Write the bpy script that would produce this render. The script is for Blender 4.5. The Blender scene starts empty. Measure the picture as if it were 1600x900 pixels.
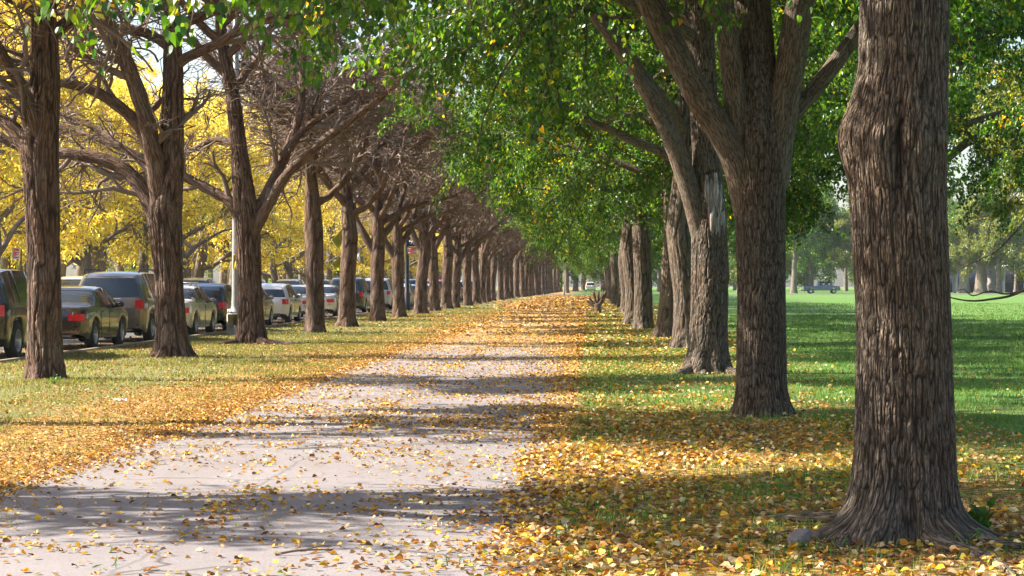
import bpy, math, random
import numpy as np
from mathutils import Vector

HAZE = 0.00011
D = bpy.data
SC = bpy.context.scene
COL = SC.collection
R = math.radians
F_PX = 3300.0            # focal length in pixels of the 1600 px wide photograph
VX, VY, EYE = 925.0, 443.0, 1.5

def at(px, py, Y):       # where a point of the photograph lies at distance Y (world coordinates)
    return np.array([(px - VX) / F_PX * Y, Y, EYE - (py - VY) / F_PX * Y])

# ----------------------------------------------------------------------------- scene, camera, light
world = D.worlds.new("World"); SC.world = world; world.use_nodes = True
SUN_EL, SUN_AZ = 38.0, 6.0       # sun to the left of the path, a little beyond the camera's side
nt = world.node_tree
for n in list(nt.nodes): nt.nodes.remove(n)
sky = nt.nodes.new('ShaderNodeTexSky'); sky.sky_type = 'NISHITA'; sky.sun_disc = False
sky.sun_elevation = R(SUN_EL); sky.sun_rotation = R(-90 + SUN_AZ); sky.altitude = 200
sky.air_density = 1.0; sky.dust_density = 2.5; sky.ozone_density = 1.0
bgn = nt.nodes.new('ShaderNodeBackground'); bgn.inputs['Strength'].default_value = 0.085
outn = nt.nodes.new('ShaderNodeOutputWorld')
nt.links.new(sky.outputs[0], bgn.inputs[0]); nt.links.new(bgn.outputs[0], outn.inputs[0])

sd = D.lights.new('sun', 'SUN'); sd.energy = 5.0; sd.angle = R(0.5); sd.color = (1.0, 0.93, 0.80)
so = D.objects.new('sun', sd); COL.objects.link(so)
to_sun = Vector((-math.cos(R(SUN_EL)) * math.cos(R(SUN_AZ)), math.cos(R(SUN_EL)) * math.sin(R(SUN_AZ)), math.sin(R(SUN_EL))))
so.rotation_euler = to_sun.to_track_quat('Z', 'Y').to_euler(); so.location = (-40, 10, 40)

cd = D.cameras.new('camera'); cam = D.objects.new('camera', cd); COL.objects.link(cam)
cd.sensor_width = 36; cd.lens = 36 * F_PX / 1600; cd.clip_start = 0.1; cd.clip_end = 4000
cam.location = (0, 0, EYE); cam.rotation_euler = (R(90), 0, 0)
cd.shift_x = (800 - VX) / 1600; cd.shift_y = (VY - 450) / 1600
SC.camera = cam
SC.view_settings.view_transform = 'Standard'; SC.view_settings.look = 'None'
SC.view_settings.exposure = 1.85; SC.view_settings.gamma = 1.0
SC.render.engine = 'CYCLES'
try:
    SC.cycles.max_bounces = 7; SC.cycles.diffuse_bounces = 4; SC.cycles.glossy_bounces = 2
    SC.cycles.transmission_bounces = 4; SC.cycles.volume_bounces = 0; SC.cycles.transparent_max_bounces = 6
    SC.cycles.use_adaptive_sampling = True; SC.cycles.adaptive_threshold = 0.02
    SC.cycles.use_denoising = True; SC.cycles.sample_clamp_indirect = 4.0
except Exception:
    pass

# ----------------------------------------------------------------------------- mesh helpers
def tag(o, label=None, cat=None, group=None, kind=None):
    if label: o['label'] = label
    if cat: o['category'] = cat
    if group: o['group'] = group
    if kind: o['kind'] = kind
    return o

def empty(name, loc=(0, 0, 0), rz=0.0):
    o = D.objects.new(name, None); COL.objects.link(o)
    o.empty_display_size = 0.3; o.location = loc; o.rotation_euler = (0, 0, rz)
    return o

def link(name, me, parent=None, mat=None):
    if mat is not None and not me.materials: me.materials.append(mat)
    o = D.objects.new(name, me); COL.objects.link(o)
    if parent is not None: o.parent = parent
    return o

def mesh_np(name, V, faces, attrs=None, smooth=True):
    V = np.asarray(V, dtype=np.float32)
    me = D.meshes.new(name)
    faces = [np.asarray(f, dtype=np.int32) for f in faces if len(f)]
    me.vertices.add(len(V)); me.vertices.foreach_set('co', V.ravel())
    nl = sum(f.size for f in faces); nf = sum(len(f) for f in faces)
    me.loops.add(nl); me.loops.foreach_set('vertex_index', np.concatenate([f.ravel() for f in faces]))
    tot = np.concatenate([np.full(len(f), f.shape[1], dtype=np.int32) for f in faces])
    st = np.concatenate([[0], np.cumsum(tot)[:-1]]).astype(np.int32)
    me.polygons.add(nf); me.polygons.foreach_set('loop_start', st); me.polygons.foreach_set('loop_total', tot)
    me.polygons.foreach_set('use_smooth', np.full(nf, bool(smooth)))
    for an, (typ, arr) in (attrs or {}).items():
        a = me.attributes.new(an, typ, 'POINT')
        arr = np.asarray(arr, dtype=np.float32)
        if typ == 'FLOAT_VECTOR': a.data.foreach_set('vector', arr.ravel())
        elif typ == 'FLOAT': a.data.foreach_set('value', arr.ravel())
        elif typ == 'FLOAT_COLOR':
            if arr.shape[1] == 3: arr = np.concatenate([arr, np.ones((len(arr), 1), np.float32)], 1)
            a.data.foreach_set('color', arr.ravel().astype(np.float32))
    me.update(calc_edges=True); me.validate()
    return me

_rs = np.random.RandomState(7)
_PERM = _rs.permutation(4096).astype(np.int64); _VAL = _rs.rand(4096)
def vnoise(P):
    P = np.asarray(P, dtype=np.float64); I = np.floor(P).astype(np.int64); f = P - I
    u = f * f * (3 - 2 * f); out = 0
    for dx in (0, 1):
        for dy in (0, 1):
            for dz in (0, 1):
                h = _PERM[(I[..., 0] + dx) & 4095]; h = _PERM[(h + I[..., 1] + dy) & 4095]; h = _PERM[(h + I[..., 2] + dz) & 4095]
                w = (u[..., 0] if dx else 1 - u[..., 0]) * (u[..., 1] if dy else 1 - u[..., 1]) * (u[..., 2] if dz else 1 - u[..., 2])
                out = out + w * _VAL[h]
    return out
def n2(x, y, s, seed=0.0):
    return vnoise(np.stack([np.asarray(x) / s + seed, np.asarray(y) / s + 17.3, np.full(np.shape(x), 3.7 + seed)], -1))

class MB:               # collects tubes, boxes and lathes into one mesh
    def __init__(s): s.v = []; s.q = []; s.t = []; s.bk = []; s.n = 0
    def add(s, V, Q=(), T=(), bk=None):
        V = np.asarray(V, dtype=np.float64)
        s.v.append(V)
        if len(Q): s.q.append(np.asarray(Q) + s.n)
        if len(T): s.t.append(np.asarray(T) + s.n)
        s.bk.append(V if bk is None else bk); s.n += len(V)
    def tube(s, pts, rad, k=8, cap=True, seed=0.0):
        pts = np.asarray(pts, dtype=np.float64); rad = np.broadcast_to(np.asarray(rad, dtype=np.float64), (len(pts),))
        n = len(pts); tan = np.gradient(pts, axis=0); tan /= np.linalg.norm(tan, axis=1)[:, None] + 1e-9
        ref = np.array([1.0, 0, 0]) if abs(tan[0][0]) < 0.8 else np.array([0, 1.0, 0])
        u = np.cross(tan[0], ref); u /= np.linalg.norm(u)
        th = np.arange(k) * 2 * np.pi / k; V = np.zeros((n, k, 3)); B = np.zeros((n, k, 3)); ln = 0
        for i in range(n):
            u = u - tan[i] * np.dot(u, tan[i]); u /= np.linalg.norm(u) + 1e-9
            w = np.cross(tan[i], u)
            V[i] = pts[i] + rad[i] * (np.cos(th)[:, None] * u + np.sin(th)[:, None] * w)
            if i: ln += np.linalg.norm(pts[i] - pts[i - 1])
            rr = max(rad[i], 0.02)
            B[i, :, 0] = np.cos(th) * rr + seed; B[i, :, 1] = np.sin(th) * rr; B[i, :, 2] = ln
        a = np.arange(k); b = (a + 1) % k; rows = np.arange(n - 1)[:, None] * k
        Q = np.stack([rows + a, rows + b, rows + k + b, rows + k + a], -1).reshape(-1, 4)
        V = V.reshape(-1, 3); B = B.reshape(-1, 3); T = []
        if cap:
            V = np.vstack([V, pts[-1] + tan[-1] * rad[-1] * 0.4]); B = np.vstack([B, [seed, 0, ln]])
            c = n * k; T = np.stack([(n - 1) * k + a, (n - 1) * k + b, np.full(k, c)], -1)
        s.add(V, Q, T, B)
    def box(s, c, size, rot=None, bev=0.0):
        c = np.asarray(c, float); h = np.asarray(size, float) / 2
        if bev <= 0:
            V = np.array([[x, y, z] for x in (-1, 1) for y in (-1, 1) for z in (-1, 1)], float) * h
            Q = [[0, 1, 3, 2], [4, 6, 7, 5], [0, 4, 5, 1], [2, 3, 7, 6], [0, 2, 6, 4], [1, 5, 7, 3]]; T = []
        else:
            b = min(bev, h.min() * 0.95); V = []; idx = {}
            for sx in (-1, 1):
                for sy in (-1, 1):
                    for sz in (-1, 1):
                        for ax in range(3):
                            p = h * [sx, sy, sz]; q = p.copy()
                            for m in range(3):
                                if m != ax: q[m] -= b * (sx, sy, sz)[m]
                            idx[(sx, sy, sz, ax)] = len(V); V.append(q)
            V = np.array(V); Q = []; T = []
            for ax in range(3):
                o1, o2 = [m for m in range(3) if m != ax]
                for sg in (-1, 1):
                    f = []
                    for (u_, v_) in ((-1, -1), (1, -1), (1, 1), (-1, 1)):
                        k_ = [0, 0, 0]; k_[ax] = sg; k_[o1] = u_; k_[o2] = v_; f.append(idx[(k_[0], k_[1], k_[2], ax)])
                    Q.append(f if (sg > 0) != (ax == 1) else f[::-1])
            for ax in range(3):
                o1, o2 = [m for m in range(3) if m != ax]
                for s1 in (-1, 1):
                    for s2 in (-1, 1):
                        def kk(t_, a_):
                            z_ = [0, 0, 0]; z_[ax] = t_; z_[o1] = s1; z_[o2] = s2; return idx[(z_[0], z_[1], z_[2], a_)]
                        f = [kk(-1, o1), kk(1, o1), kk(1, o2), kk(-1, o2)]
                        Q.append(f if (s1 * s2 > 0) == (ax != 1) else f[::-1])
            for sx in (-1, 1):
                for sy in (-1, 1):
                    for sz in (-1, 1):
                        f = [idx[(sx, sy, sz, a_)] for a_ in range(3)]; T.append(f if sx * sy * sz > 0 else f[::-1])
        if rot is not None: V = V @ np.asarray(rot).T
        s.add(V + c, Q, T)
    def lathe(s, prof, k=20, axis='z', c=(0, 0, 0)):
        th = np.arange(k) * 2 * np.pi / k; prof = np.asarray(prof, float); n = len(prof)
        V = np.zeros((n, k, 3)); V[:, :, 0] = prof[:, 0:1] * np.cos(th); V[:, :, 1] = prof[:, 0:1] * np.sin(th); V[:, :, 2] = prof[:, 1:2]
        V = V.reshape(-1, 3)
        if axis == 'x': V = V[:, [2, 0, 1]]
        a = np.arange(k); b = (a + 1) % k; rows = np.arange(n - 1)[:, None] * k
        s.add(V + np.asarray(c), np.stack([rows + a, rows + b, rows + k + b, rows + k + a], -1).reshape(-1, 4))
    def mesh(s, name, smooth=True):
        fs = []
        if s.q: fs.append(np.vstack(s.q))
        if s.t: fs.append(np.vstack(s.t))
        return mesh_np(name, np.vstack(s.v), fs, {'bk': ('FLOAT_VECTOR', np.vstack(s.bk)), 'fur': ('FLOAT', np.ones(s.n))}, smooth)
    def build(s, name, mat, parent=None, smooth=True):
        return link(name, s.mesh(name, smooth), parent, mat)

def rotz(a): c, s = math.cos(a), math.sin(a); return np.array([[c, -s, 0], [s, c, 0], [0, 0, 1.0]])
def roty(a): c, s = math.cos(a), math.sin(a); return np.array([[c, 0, s], [0, 1.0, 0], [-s, 0, c]])
def rotx(a): c, s = math.cos(a), math.sin(a); return np.array([[1.0, 0, 0], [0, c, -s], [0, s, c]])

def spline(pts, m=6):
    P = np.asarray(pts, float)
    if len(P) < 3: return np.array([P[0] + (P[-1] - P[0]) * t for t in np.linspace(0, 1, m + 1)])
    Q = np.vstack([2 * P[0] - P[1], P, 2 * P[-1] - P[-2]]); out = []
    for i in range(1, len(Q) - 2):
        for t in np.arange(m) / m:
            a, b, c, d = Q[i - 1], Q[i], Q[i + 1], Q[i + 2]
            out.append(0.5 * (2 * b + (c - a) * t + (2 * a - 5 * b + 4 * c - d) * t * t + (-a + 3 * b - 3 * c + d) * t ** 3))
    out.append(P[-1]); return np.array(out)

def copy_tree(o, parent=None):
    c = o.copy(); COL.objects.link(c)
    if parent is not None: c.parent = parent
    for ch in o.children: copy_tree(ch, c)
    return c

# ----------------------------------------------------------------------------- materials
def new_mat(name):
    m = D.materials.new(name); m.use_nodes = True
    t = m.node_tree
    for n in list(t.nodes): t.nodes.remove(n)
    o = t.nodes.new('ShaderNodeOutputMaterial')
    return m, t, o
class NT:
    def __init__(s, t): s.t = t
    def n(s, typ, **kw):
        nd = s.t.nodes.new('ShaderNode' + typ)
        for k, v in kw.items():
            if hasattr(nd, k): setattr(nd, k, v)
        return nd
    def l(s, a, b): s.t.links.new(a, b)
    def val(s, sock, v):
        if isinstance(v, bpy.types.NodeSocket): s.l(v, sock)
        else: sock.default_value = v
    def math(s, op, a, b=0.0, clamp=False):
        m = s.n('Math', operation=op, use_clamp=clamp); s.val(m.inputs[0], a); s.val(m.inputs[1], b); return m.outputs[0]
    def mix(s, f, a, b, mode='MIX'):
        m = s.n('Mix', data_type='RGBA', blend_type=mode); s.val(m.inputs[0], f)
        s.val(m.inputs[6], a if isinstance(a, bpy.types.NodeSocket) else (*a, 1)); s.val(m.inputs[7], b if isinstance(b, bpy.types.NodeSocket) else (*b, 1))
        return m.outputs[2]
    def noise(s, vec, scale, detail=4, rough=0.55, dist=0.0, kind='FBM'):
        m = s.n('TexNoise', noise_dimensions='3D')
        try: m.noise_type = kind
        except Exception: pass
        s.l(vec, m.inputs['Vector']); m.inputs['Scale'].default_value = scale; m.inputs['Detail'].default_value = detail
        m.inputs['Roughness'].default_value = rough; m.inputs['Distortion'].default_value = dist
        return m.outputs[0]
    def ramp(s, f, stops):
        r = s.n('ValToRGB'); s.l(f, r.inputs[0]); e = r.color_ramp.elements
        while len(e) < len(stops): e.new(0.5)
        for el, (p, c) in zip(e, stops): el.position = p; el.color = (*c, 1) if len(c) == 3 else c
        return r.outputs[0]
    def maprange(s, v, a, b, c=0.0, d=1.0):
        m = s.n('MapRange'); m.clamp = True; s.l(v, m.inputs[0])
        for i, x in enumerate((a, b, c, d)): m.inputs[i + 1].default_value = x
        return m.outputs[0]
    def scaled(s, vec, sc):
        m = s.n('Mapping'); s.l(vec, m.inputs[0]); m.inputs['Scale'].default_value = sc; return m.outputs[0]
    def bump(s, h, strength, dist):
        b = s.n('Bump'); s.l(h, b.inputs['Height']); b.inputs['Strength'].default_value = strength; b.inputs['Distance'].default_value = dist
        return b.outputs[0]
    def principled(s, col, rough=0.7, metal=0.0, normal=None, spec=0.5, coat=0.0):
        p = s.n('BsdfPrincipled'); s.val(p.inputs['Base Color'], col if isinstance(col, bpy.types.NodeSocket) else (*col, 1))
        s.val(p.inputs['Roughness'], rough); p.inputs['Metallic'].default_value = metal
        p.inputs['Specular IOR Level'].default_value = spec
        if coat: p.inputs['Coat Weight'].default_value = coat; p.inputs['Coat Roughness'].default_value = 0.06
        if normal is not None: s.l(normal, p.inputs['Normal'])
        return p.outputs[0]

def simple(name, col, rough=0.6, metal=0.0, spec=0.5, coat=0.0, var=0.12, nscale=6.0):
    m, t, o = new_mat(name); k = NT(t); tc = k.n('TexCoord').outputs['Object']
    nz = k.noise(tc, nscale, 4)
    dark = tuple(c * (1 - var) for c in col); lite = tuple(min(1, c * (1 + var)) for c in col)
    c = k.ramp(nz, [(0.3, dark), (0.7, lite)])
    k.l(k.principled(c, rough, metal, None, spec, coat), o.inputs[0]); return m

def bark_mat(name, ridge, furrow, tint, fx, fz, strength=0.9):
    m, t, o = new_mat(name); k = NT(t)
    a = k.n('Attribute'); a.attribute_name = 'bk'; v = a.outputs['Vector']
    af = k.n('Attribute'); af.attribute_name = 'fur'; fur = af.outputs['Fac']
    n1 = k.noise(k.scaled(v, (fx, fx, fz)), 1.0, 2, 0.5, 0.35)
    rid = k.maprange(k.math('ABSOLUTE', k.math('SUBTRACT', k.math('MULTIPLY', n1, 2.0), 1.0)), 0.0, 0.20)      # thin furrows where the noise crosses its middle
    n3 = k.noise(k.scaled(v, (fx * 2.2, fx * 2.2, fz * 3.0)), 1.0, 4, 0.7)
    rid = k.math('MINIMUM', k.math('ADD', k.math('MULTIPLY', rid, .8), .2), fur)
    h = k.math('ADD', rid, k.math('MULTIPLY', n3, 0.5))
    big = k.noise(v, 2.3, 4)
    top = k.mix(k.maprange(big, 0.42, 0.66), ridge, tint)
    top = k.mix(k.math('MULTIPLY', k.maprange(n3, .45, .75), 0.6), top, tuple(min(1, x * 1.9) for x in ridge))
    lich = k.maprange(k.noise(v, 7.0, 5, .7), .56, .68); top = k.mix(k.math('MULTIPLY', lich, .55), top, (.17, .165, .12))
    c = k.mix(k.maprange(rid, 0.05, 0.85), furrow, top)
    k.l(k.principled(c, 0.85, 0, k.bump(h, strength, 0.025), 0.2), o.inputs[0]); return m

def leaf_mat(name, trans=0.45, tmul=(1.8, 1.9, 0.7), rough=0.42, spec=0.5):
    m, t, o = new_mat(name); k = NT(t)
    a = k.n('Attribute'); a.attribute_name = 'col'
    p = k.principled(a.outputs['Color'], rough, 0, None, spec)
    tr = k.n('BsdfTranslucent'); k.l(k.mix(1.0, a.outputs['Color'], tmul, 'MULTIPLY'), tr.inputs[0])
    mx = k.n('MixShader'); mx.inputs[0].default_value = trans
    k.l(p, mx.inputs[1]); k.l(tr.outputs[0], mx.inputs[2]); k.l(mx.outputs[0], o.inputs[0]); return m

M = {}
M['bark_linden'] = bark_mat('linden_bark', (0.185, 0.145, 0.112), (0.028, 0.020, 0.016), (0.185, 0.125, 0.085), 44, 6.5)
M['bark_locust'] = bark_mat('locust_bark', (0.165, 0.096, 0.066), (0.030, 0.017, 0.012), (0.180, 0.130, 0.105), 27, 2.6, 1.0)
M['bark_far'] = bark_mat('grey_bark', (0.22, 0.18, 0.15), (0.07, 0.055, 0.05), (0.20, 0.155, 0.12), 16, 2.2)
M['twig'] = simple('twig_bark', (0.180, 0.132, 0.108), 0.8, 0, 0.2)
M['dead_wood'] = bark_mat('weathered_wood', (0.46, 0.41, 0.40), (0.09, 0.07, 0.065), (0.36, 0.27, 0.22), 34, 1.8)
M['leaf_green'] = leaf_mat('linden_leaf', 0.50, (2.4, 2.1, 0.6), 0.36)
M['leaf_yellow'] = leaf_mat('locust_leaf', 0.55, (1.2, 1.2, 0.8), 0.5, 0.3)
M['leaf_fallen'] = leaf_mat('fallen_leaf', 0.18, (1.1, 1.0, 0.7), 0.6, 0.3)
M['grass'] = leaf_mat('grass_blade', 0.35, (1.6, 1.7, 0.6), 0.5, 0.35)

# ----------------------------------------------------------------------------- leaves
def leaf_mesh(name, pos, axis, nrm, size, col, width=0.85, fold=0.18, kind='leaf'):
    N = len(pos); axis = axis / (np.linalg.norm(axis, axis=1)[:, None] + 1e-9)
    side = np.cross(nrm, axis); side /= np.linalg.norm(side, axis=1)[:, None] + 1e-9
    up = np.cross(axis, side); s = size[:, None]
    if kind == 'leaf':
        sh = [(0, 0, 0), (-.42 * width, .22, fold), (-.40 * width, .55, fold), (0, 1, -.12), (.40 * width, .55, fold), (.42 * width, .22, fold)]
        F = np.array([[0, 3, 2, 1], [0, 5, 4, 3]])
    elif kind == 'heart':
        sh = [(0, 0, 0), (-.30 * width, -.06, fold * .7), (-.50 * width, .20, fold * 1.2), (-.43 * width, .50, fold), (-.20 * width, .78, fold * .3), (0, 1.08, -.22), (.20 * width, .78, fold * .3), (.43 * width, .50, fold), (.50 * width, .20, fold * 1.2), (.30 * width, -.06, fold * .7), (0, .45, .0)]
        F = np.array([[0, 10, 2, 1], [10, 4, 3, 2], [10, 5, 4, 4], [0, 9, 8, 10], [10, 8, 7, 6], [10, 6, 5, 5]])
    else:
        sh = [(0, 0, 0), (-.5 * width, .5, fold), (0, 1, -.05), (.5 * width, .5, fold)]
        F = np.array([[0, 3, 2, 1]])
    k = len(sh); V = np.zeros((N, k, 3))
    for i, (a, b, c) in enumerate(sh): V[:, i] = pos + s * (side * a + axis * b + up * c)
    Fq = F[[len(set(f)) == 4 for f in F.tolist()]]; Ft = F[[len(set(f)) == 3 for f in F.tolist()]][:, :3]; off = np.arange(N)[:, None, None] * k
    faces = (off + Fq[None]).reshape(-1, 4); tris = (off + Ft[None]).reshape(-1, 3)
    return mesh_np(name, V.reshape(-1, 3), [faces, tris], {'col': ('FLOAT_COLOR', np.repeat(col, k, axis=0))}, False)

def pick_colours(rs, n, table):
    w = np.array([t[0] for t in table], float); w /= w.sum(); c = np.array([t[1] for t in table])
    out = c[rs.choice(len(table), n, p=w)]
    return np.clip(out * (0.72 + 0.56 * rs.rand(n, 1)) * (0.93 + 0.14 * rs.rand(n, 3)), 0, 1)

GREEN = [(4, (0.044, 0.118, 0.014)), (4, (0.026, 0.080, 0.024)), (3, (0.068, 0.148, 0.012)), (1.8, (0.125, 0.195, 0.016)), (.3, (.22, .24, .02))]
PALE = [(4, (0.10, 0.145, 0.040)), (4, (0.12, 0.16, 0.055)), (2, (0.15, 0.17, 0.05)), (0.8, (0.30, 0.22, 0.05))]
YELLOW = [(4, (0.80, 0.64, 0.09)), (3, (0.76, 0.55, 0.06)), (4, (0.86, 0.74, 0.24)), (1.0, (0.62, 0.40, 0.05)), (1.6, (0.60, 0.58, 0.12))]
FARGREEN = [(4, (0.044, 0.118, 0.014)), (4, (0.026, 0.080, 0.024)), (3, (0.068, 0.148, 0.012)), (1.8, (0.125, 0.195, 0.016)), (.3, (.22, .24, .02))]

# ----------------------------------------------------------------------------- branching
def unit(v): return v / (np.linalg.norm(v) + 1e-9)
def grow(rs, p, d, L, r, lvl, spec, out):
    sp = spec[lvl]; n = max(4, int(L / sp['step'])); p = np.array(p, float); d = unit(np.array(d, float)); pts = [p.copy()]; dirs = [d]
    W = rs.normal(0, sp['wig'], (n, 3))
    for i in range(n):
        d = d + W[i]; d[2] += sp['trop'] + sp.get('bend', 0) * (i / n)
        d = unit(d); p = p + d * (L / n); pts.append(p.copy()); dirs.append(d)
    pts = np.array(pts); t = np.linspace(0, 1, n + 1); rad = np.maximum(r * (1 - sp.get('taper', 0.75) * t), sp.get('rmin', 0.006))
    out.append((lvl, pts, rad))
    if lvl + 1 < len(spec):
        kids(rs, pts, np.array(dirs), rad, L, lvl, spec, out)
def kids(rs, pts, dirs, rad, L, lvl, spec, out):
    sp = spec[lvl]; n = len(pts) - 1; k = sp['kids']
    for j in range(k):
        tt = sp.get('t0', 0.25) + (0.98 - sp.get('t0', 0.25)) * (j + rs.rand() * 0.8) / k; i = min(n, int(round(tt * n)))
        dd = dirs[i]; perp = unit(np.cross(dd, rs.normal(0, 1, 3))); 
        if sp.get('flat'): perp = unit(perp * np.array([1, 1, 1 - sp['flat']]))
        A = R(rs.uniform(*sp.get('ang', (32, 65))))
        grow(rs, pts[i], dd * math.cos(A) + perp * math.sin(A), L * rs.uniform(*sp.get('len', (0.42, 0.62))) * (1.15 - 0.45 * tt), rad[i] * rs.uniform(0.5, 0.72), lvl + 1, spec, out)

SIDES = (12, 7, 5, 3, 3)
def tubes(out, lvls, mb=None, sides=SIDES):
    mb = mb or MB()
    for i, (lv, pts, rad) in enumerate(out):
        if lv in lvls: mb.tube(pts, rad, sides[min(lv, 4)], lv < 3, seed=(i * 0.37) % 5)
    return mb

def trunk_mesh(name, axis_pts, radii, k, dh, flare=0.35, flare_h=0.28, lobes=5, phase=0.0, amp=0.0, fs=0.05, stretch=7.0, bumps=(), wob=0.04):
    """A trunk as one skin: root flare, slow swellings, and (amp > 0) real bark ridges."""
    ax = np.asarray(axis_pts, float); H0, H1 = ax[0, 2], ax[-1, 2]; n = max(8, int((H1 - H0) / dh))
    u = np.linspace(0, 1, n + 1); h = H0 + (H1 - H0) * u
    cx = np.interp(h, ax[:, 2], ax[:, 0]); cy = np.interp(h, ax[:, 2], ax[:, 1]); r = np.interp(h, ax[:, 2], radii)
    if n > 20:
        ker = np.hanning(9); ker /= ker.sum()
        sm = lambda q: np.convolve(np.pad(q, 4, mode='edge'), ker, 'valid')
        cx, cy, r = sm(cx), sm(cy), sm(r)
    th = np.arange(k) * 2 * np.pi / k; Hh, T = np.meshgrid(h, th, indexing='ij')
    RR = r[:, None] * np.ones_like(T)
    fl = np.exp(-np.maximum(Hh, 0) / flare_h)
    RR = RR * (1 + flare * fl * (0.75 + 0.45 * np.cos(lobes * T + phase) + 0.3 * np.cos(2 * T + 2.1 * phase)))
    RR = RR * (1 + wob * (vnoise(np.stack([np.cos(T) * 1.6 + phase, np.sin(T) * 1.6, Hh * 0.9], -1)) - 0.5) * 2)
    RR = RR + (.16 * r[:, None]) * np.exp(-np.maximum(Hh, 0) / .30) * ((vnoise(np.stack([np.cos(T) * 3.2 + phase, np.sin(T) * 3.2, Hh * 5], -1)) - .5) * 2 + .6 * (vnoise(np.stack([np.cos(T) * 8 + phase, np.sin(T) * 8, Hh * 13], -1)) - .5))
    for (bh, bt, a, sh, st) in bumps:
        dt = (T - bt + np.pi) % (2 * np.pi) - np.pi
        RR = RR + a * np.exp(-((Hh - bh) / sh) ** 2 - (dt / st) ** 2)
    bx, by = np.cos(T) * r[:, None], np.sin(T) * r[:, None]
    fur = np.ones_like(RR)
    if amp > 0:
        w = (vnoise(np.stack([bx * 5 + 3, by * 5, Hh * 1.3], -1)) - 0.5) * 1.3
        a1 = vnoise(np.stack([bx / fs + w, by / fs, Hh / (fs * stretch) + w], -1)); rid = np.abs(2 * a1 - 1)
        a2 = vnoise(np.stack([bx / fs * 2.3 + 9, by / fs * 2.3, Hh / (fs * stretch) * 2.4], -1))
        a3 = vnoise(np.stack([bx / fs * .9 + 4, by / fs * .9 + w, Hh / (fs * 2.4)], -1)); brk = np.clip(np.abs(2 * a3 - 1) / .13, 0, 1)   # short breaks across the ridges
        rid2 = np.abs(2 * a2 - 1); fur = np.clip(rid / 0.34, 0, 1) * np.clip(.45 + rid2 / .4, 0, 1) * (.45 + .55 * brk); RR = RR - amp * .55 * (1 - brk)
        RR = RR + amp * (np.clip(rid / 0.34, 0, 1) ** .8 - 0.7) + amp * 0.35 * (np.clip(rid2 / .3, 0, 1) - 0.5)
    V = np.stack([cx[:, None] + RR * np.cos(T), cy[:, None] + RR * np.sin(T), Hh], -1).reshape(-1, 3)
    bk = np.stack([bx + phase, by, Hh], -1).reshape(-1, 3)
    a = np.arange(k); b = (a + 1) % k; rows = np.arange(n)[:, None] * k
    Q = np.stack([rows + a, rows + b, rows + k + b, rows + k + a], -1).reshape(-1, 4)
    fur = np.concatenate([fur.ravel(), [1.0]])
    V = np.vstack([V, [cx[-1], cy[-1], H1]]); bk = np.vstack([bk, [phase, 0, H1]])
    Tt = np.stack([n * k + a, n * k + b, np.full(k, (n + 1) * k)], -1)
    return mesh_np(name, V, [Q, Tt], {'bk': ('FLOAT_VECTOR', bk), 'fur': ('FLOAT', fur)}, True)

def limb_from(trunk_pt, pts, r0, r1, m=6):
    P = spline(np.vstack([trunk_pt, pts]) if trunk_pt is not None else pts, m); t = np.linspace(0, 1, len(P))
    return P, r0 + (r1 - r0) * t ** 0.8
# ----------------------------------------------------------------------------- tree building blocks
LOC = [dict(step=.35, wig=.13, trop=.015, kids=9, ang=(35, 64), len=(.34, .58), t0=.2, taper=.72, rmin=.03),
       dict(step=.22, wig=.20, trop=.005, kids=7, ang=(30, 62), len=(.40, .62), t0=.15, taper=.75, rmin=.022),
       dict(step=.16, wig=.26, trop=-.01, kids=4, ang=(30, 65), len=(.45, .75), t0=.15, taper=.7, rmin=.014),
       dict(step=.12, wig=.28, trop=-.02, taper=.5, rmin=.010)]
LOCN = [dict(LOC[0], kids=7), dict(LOC[1], kids=6, rmin=.014), dict(LOC[2], rmin=.007), dict(LOC[3], rmin=.005)]
LIN = [dict(step=.4, wig=.07, trop=.0, bend=-.085, kids=9, ang=(34, 62), len=(.32, .5), t0=.2, taper=.8, rmin=.015),
       dict(step=.25, wig=.11, trop=-.012, kids=7, ang=(30, 60), len=(.5, .8), t0=.2, flat=.5, taper=.8, rmin=.008),
       dict(step=.2, wig=.13, trop=-.05, taper=.6, rmin=.004)]

def sprays(rs, out, lvls, per, sigma, down=0.8, along=0.4, upn=0.6, rnd=0.6, flat=1.0):
    P, A, Nn = [], [], []
    for lv, pts, rad in out:
        if lv not in lvls: continue
        m = max(3, int(per * rs.uniform(.6, 1.4))); t = (rs.rand(m) ** 0.8) * (len(pts) - 1); i = np.minimum(t.astype(int), len(pts) - 2); f = (t - i)[:, None]
        d = pts[i + 1] - pts[i]; d /= np.linalg.norm(d, axis=1)[:, None] + 1e-9
        P.append(pts[i] * (1 - f) + pts[i + 1] * f + rs.normal(0, sigma, (m, 3)) * [1, 1, flat])
        A.append(d * along + rs.normal(0, rnd, (m, 3)) + [0, 0, -down]); Nn.append(rs.normal(0, .75, (m, 3)) + [0, 0, upn])
    return np.vstack(P), np.vstack(A), np.vstack(Nn)

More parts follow.
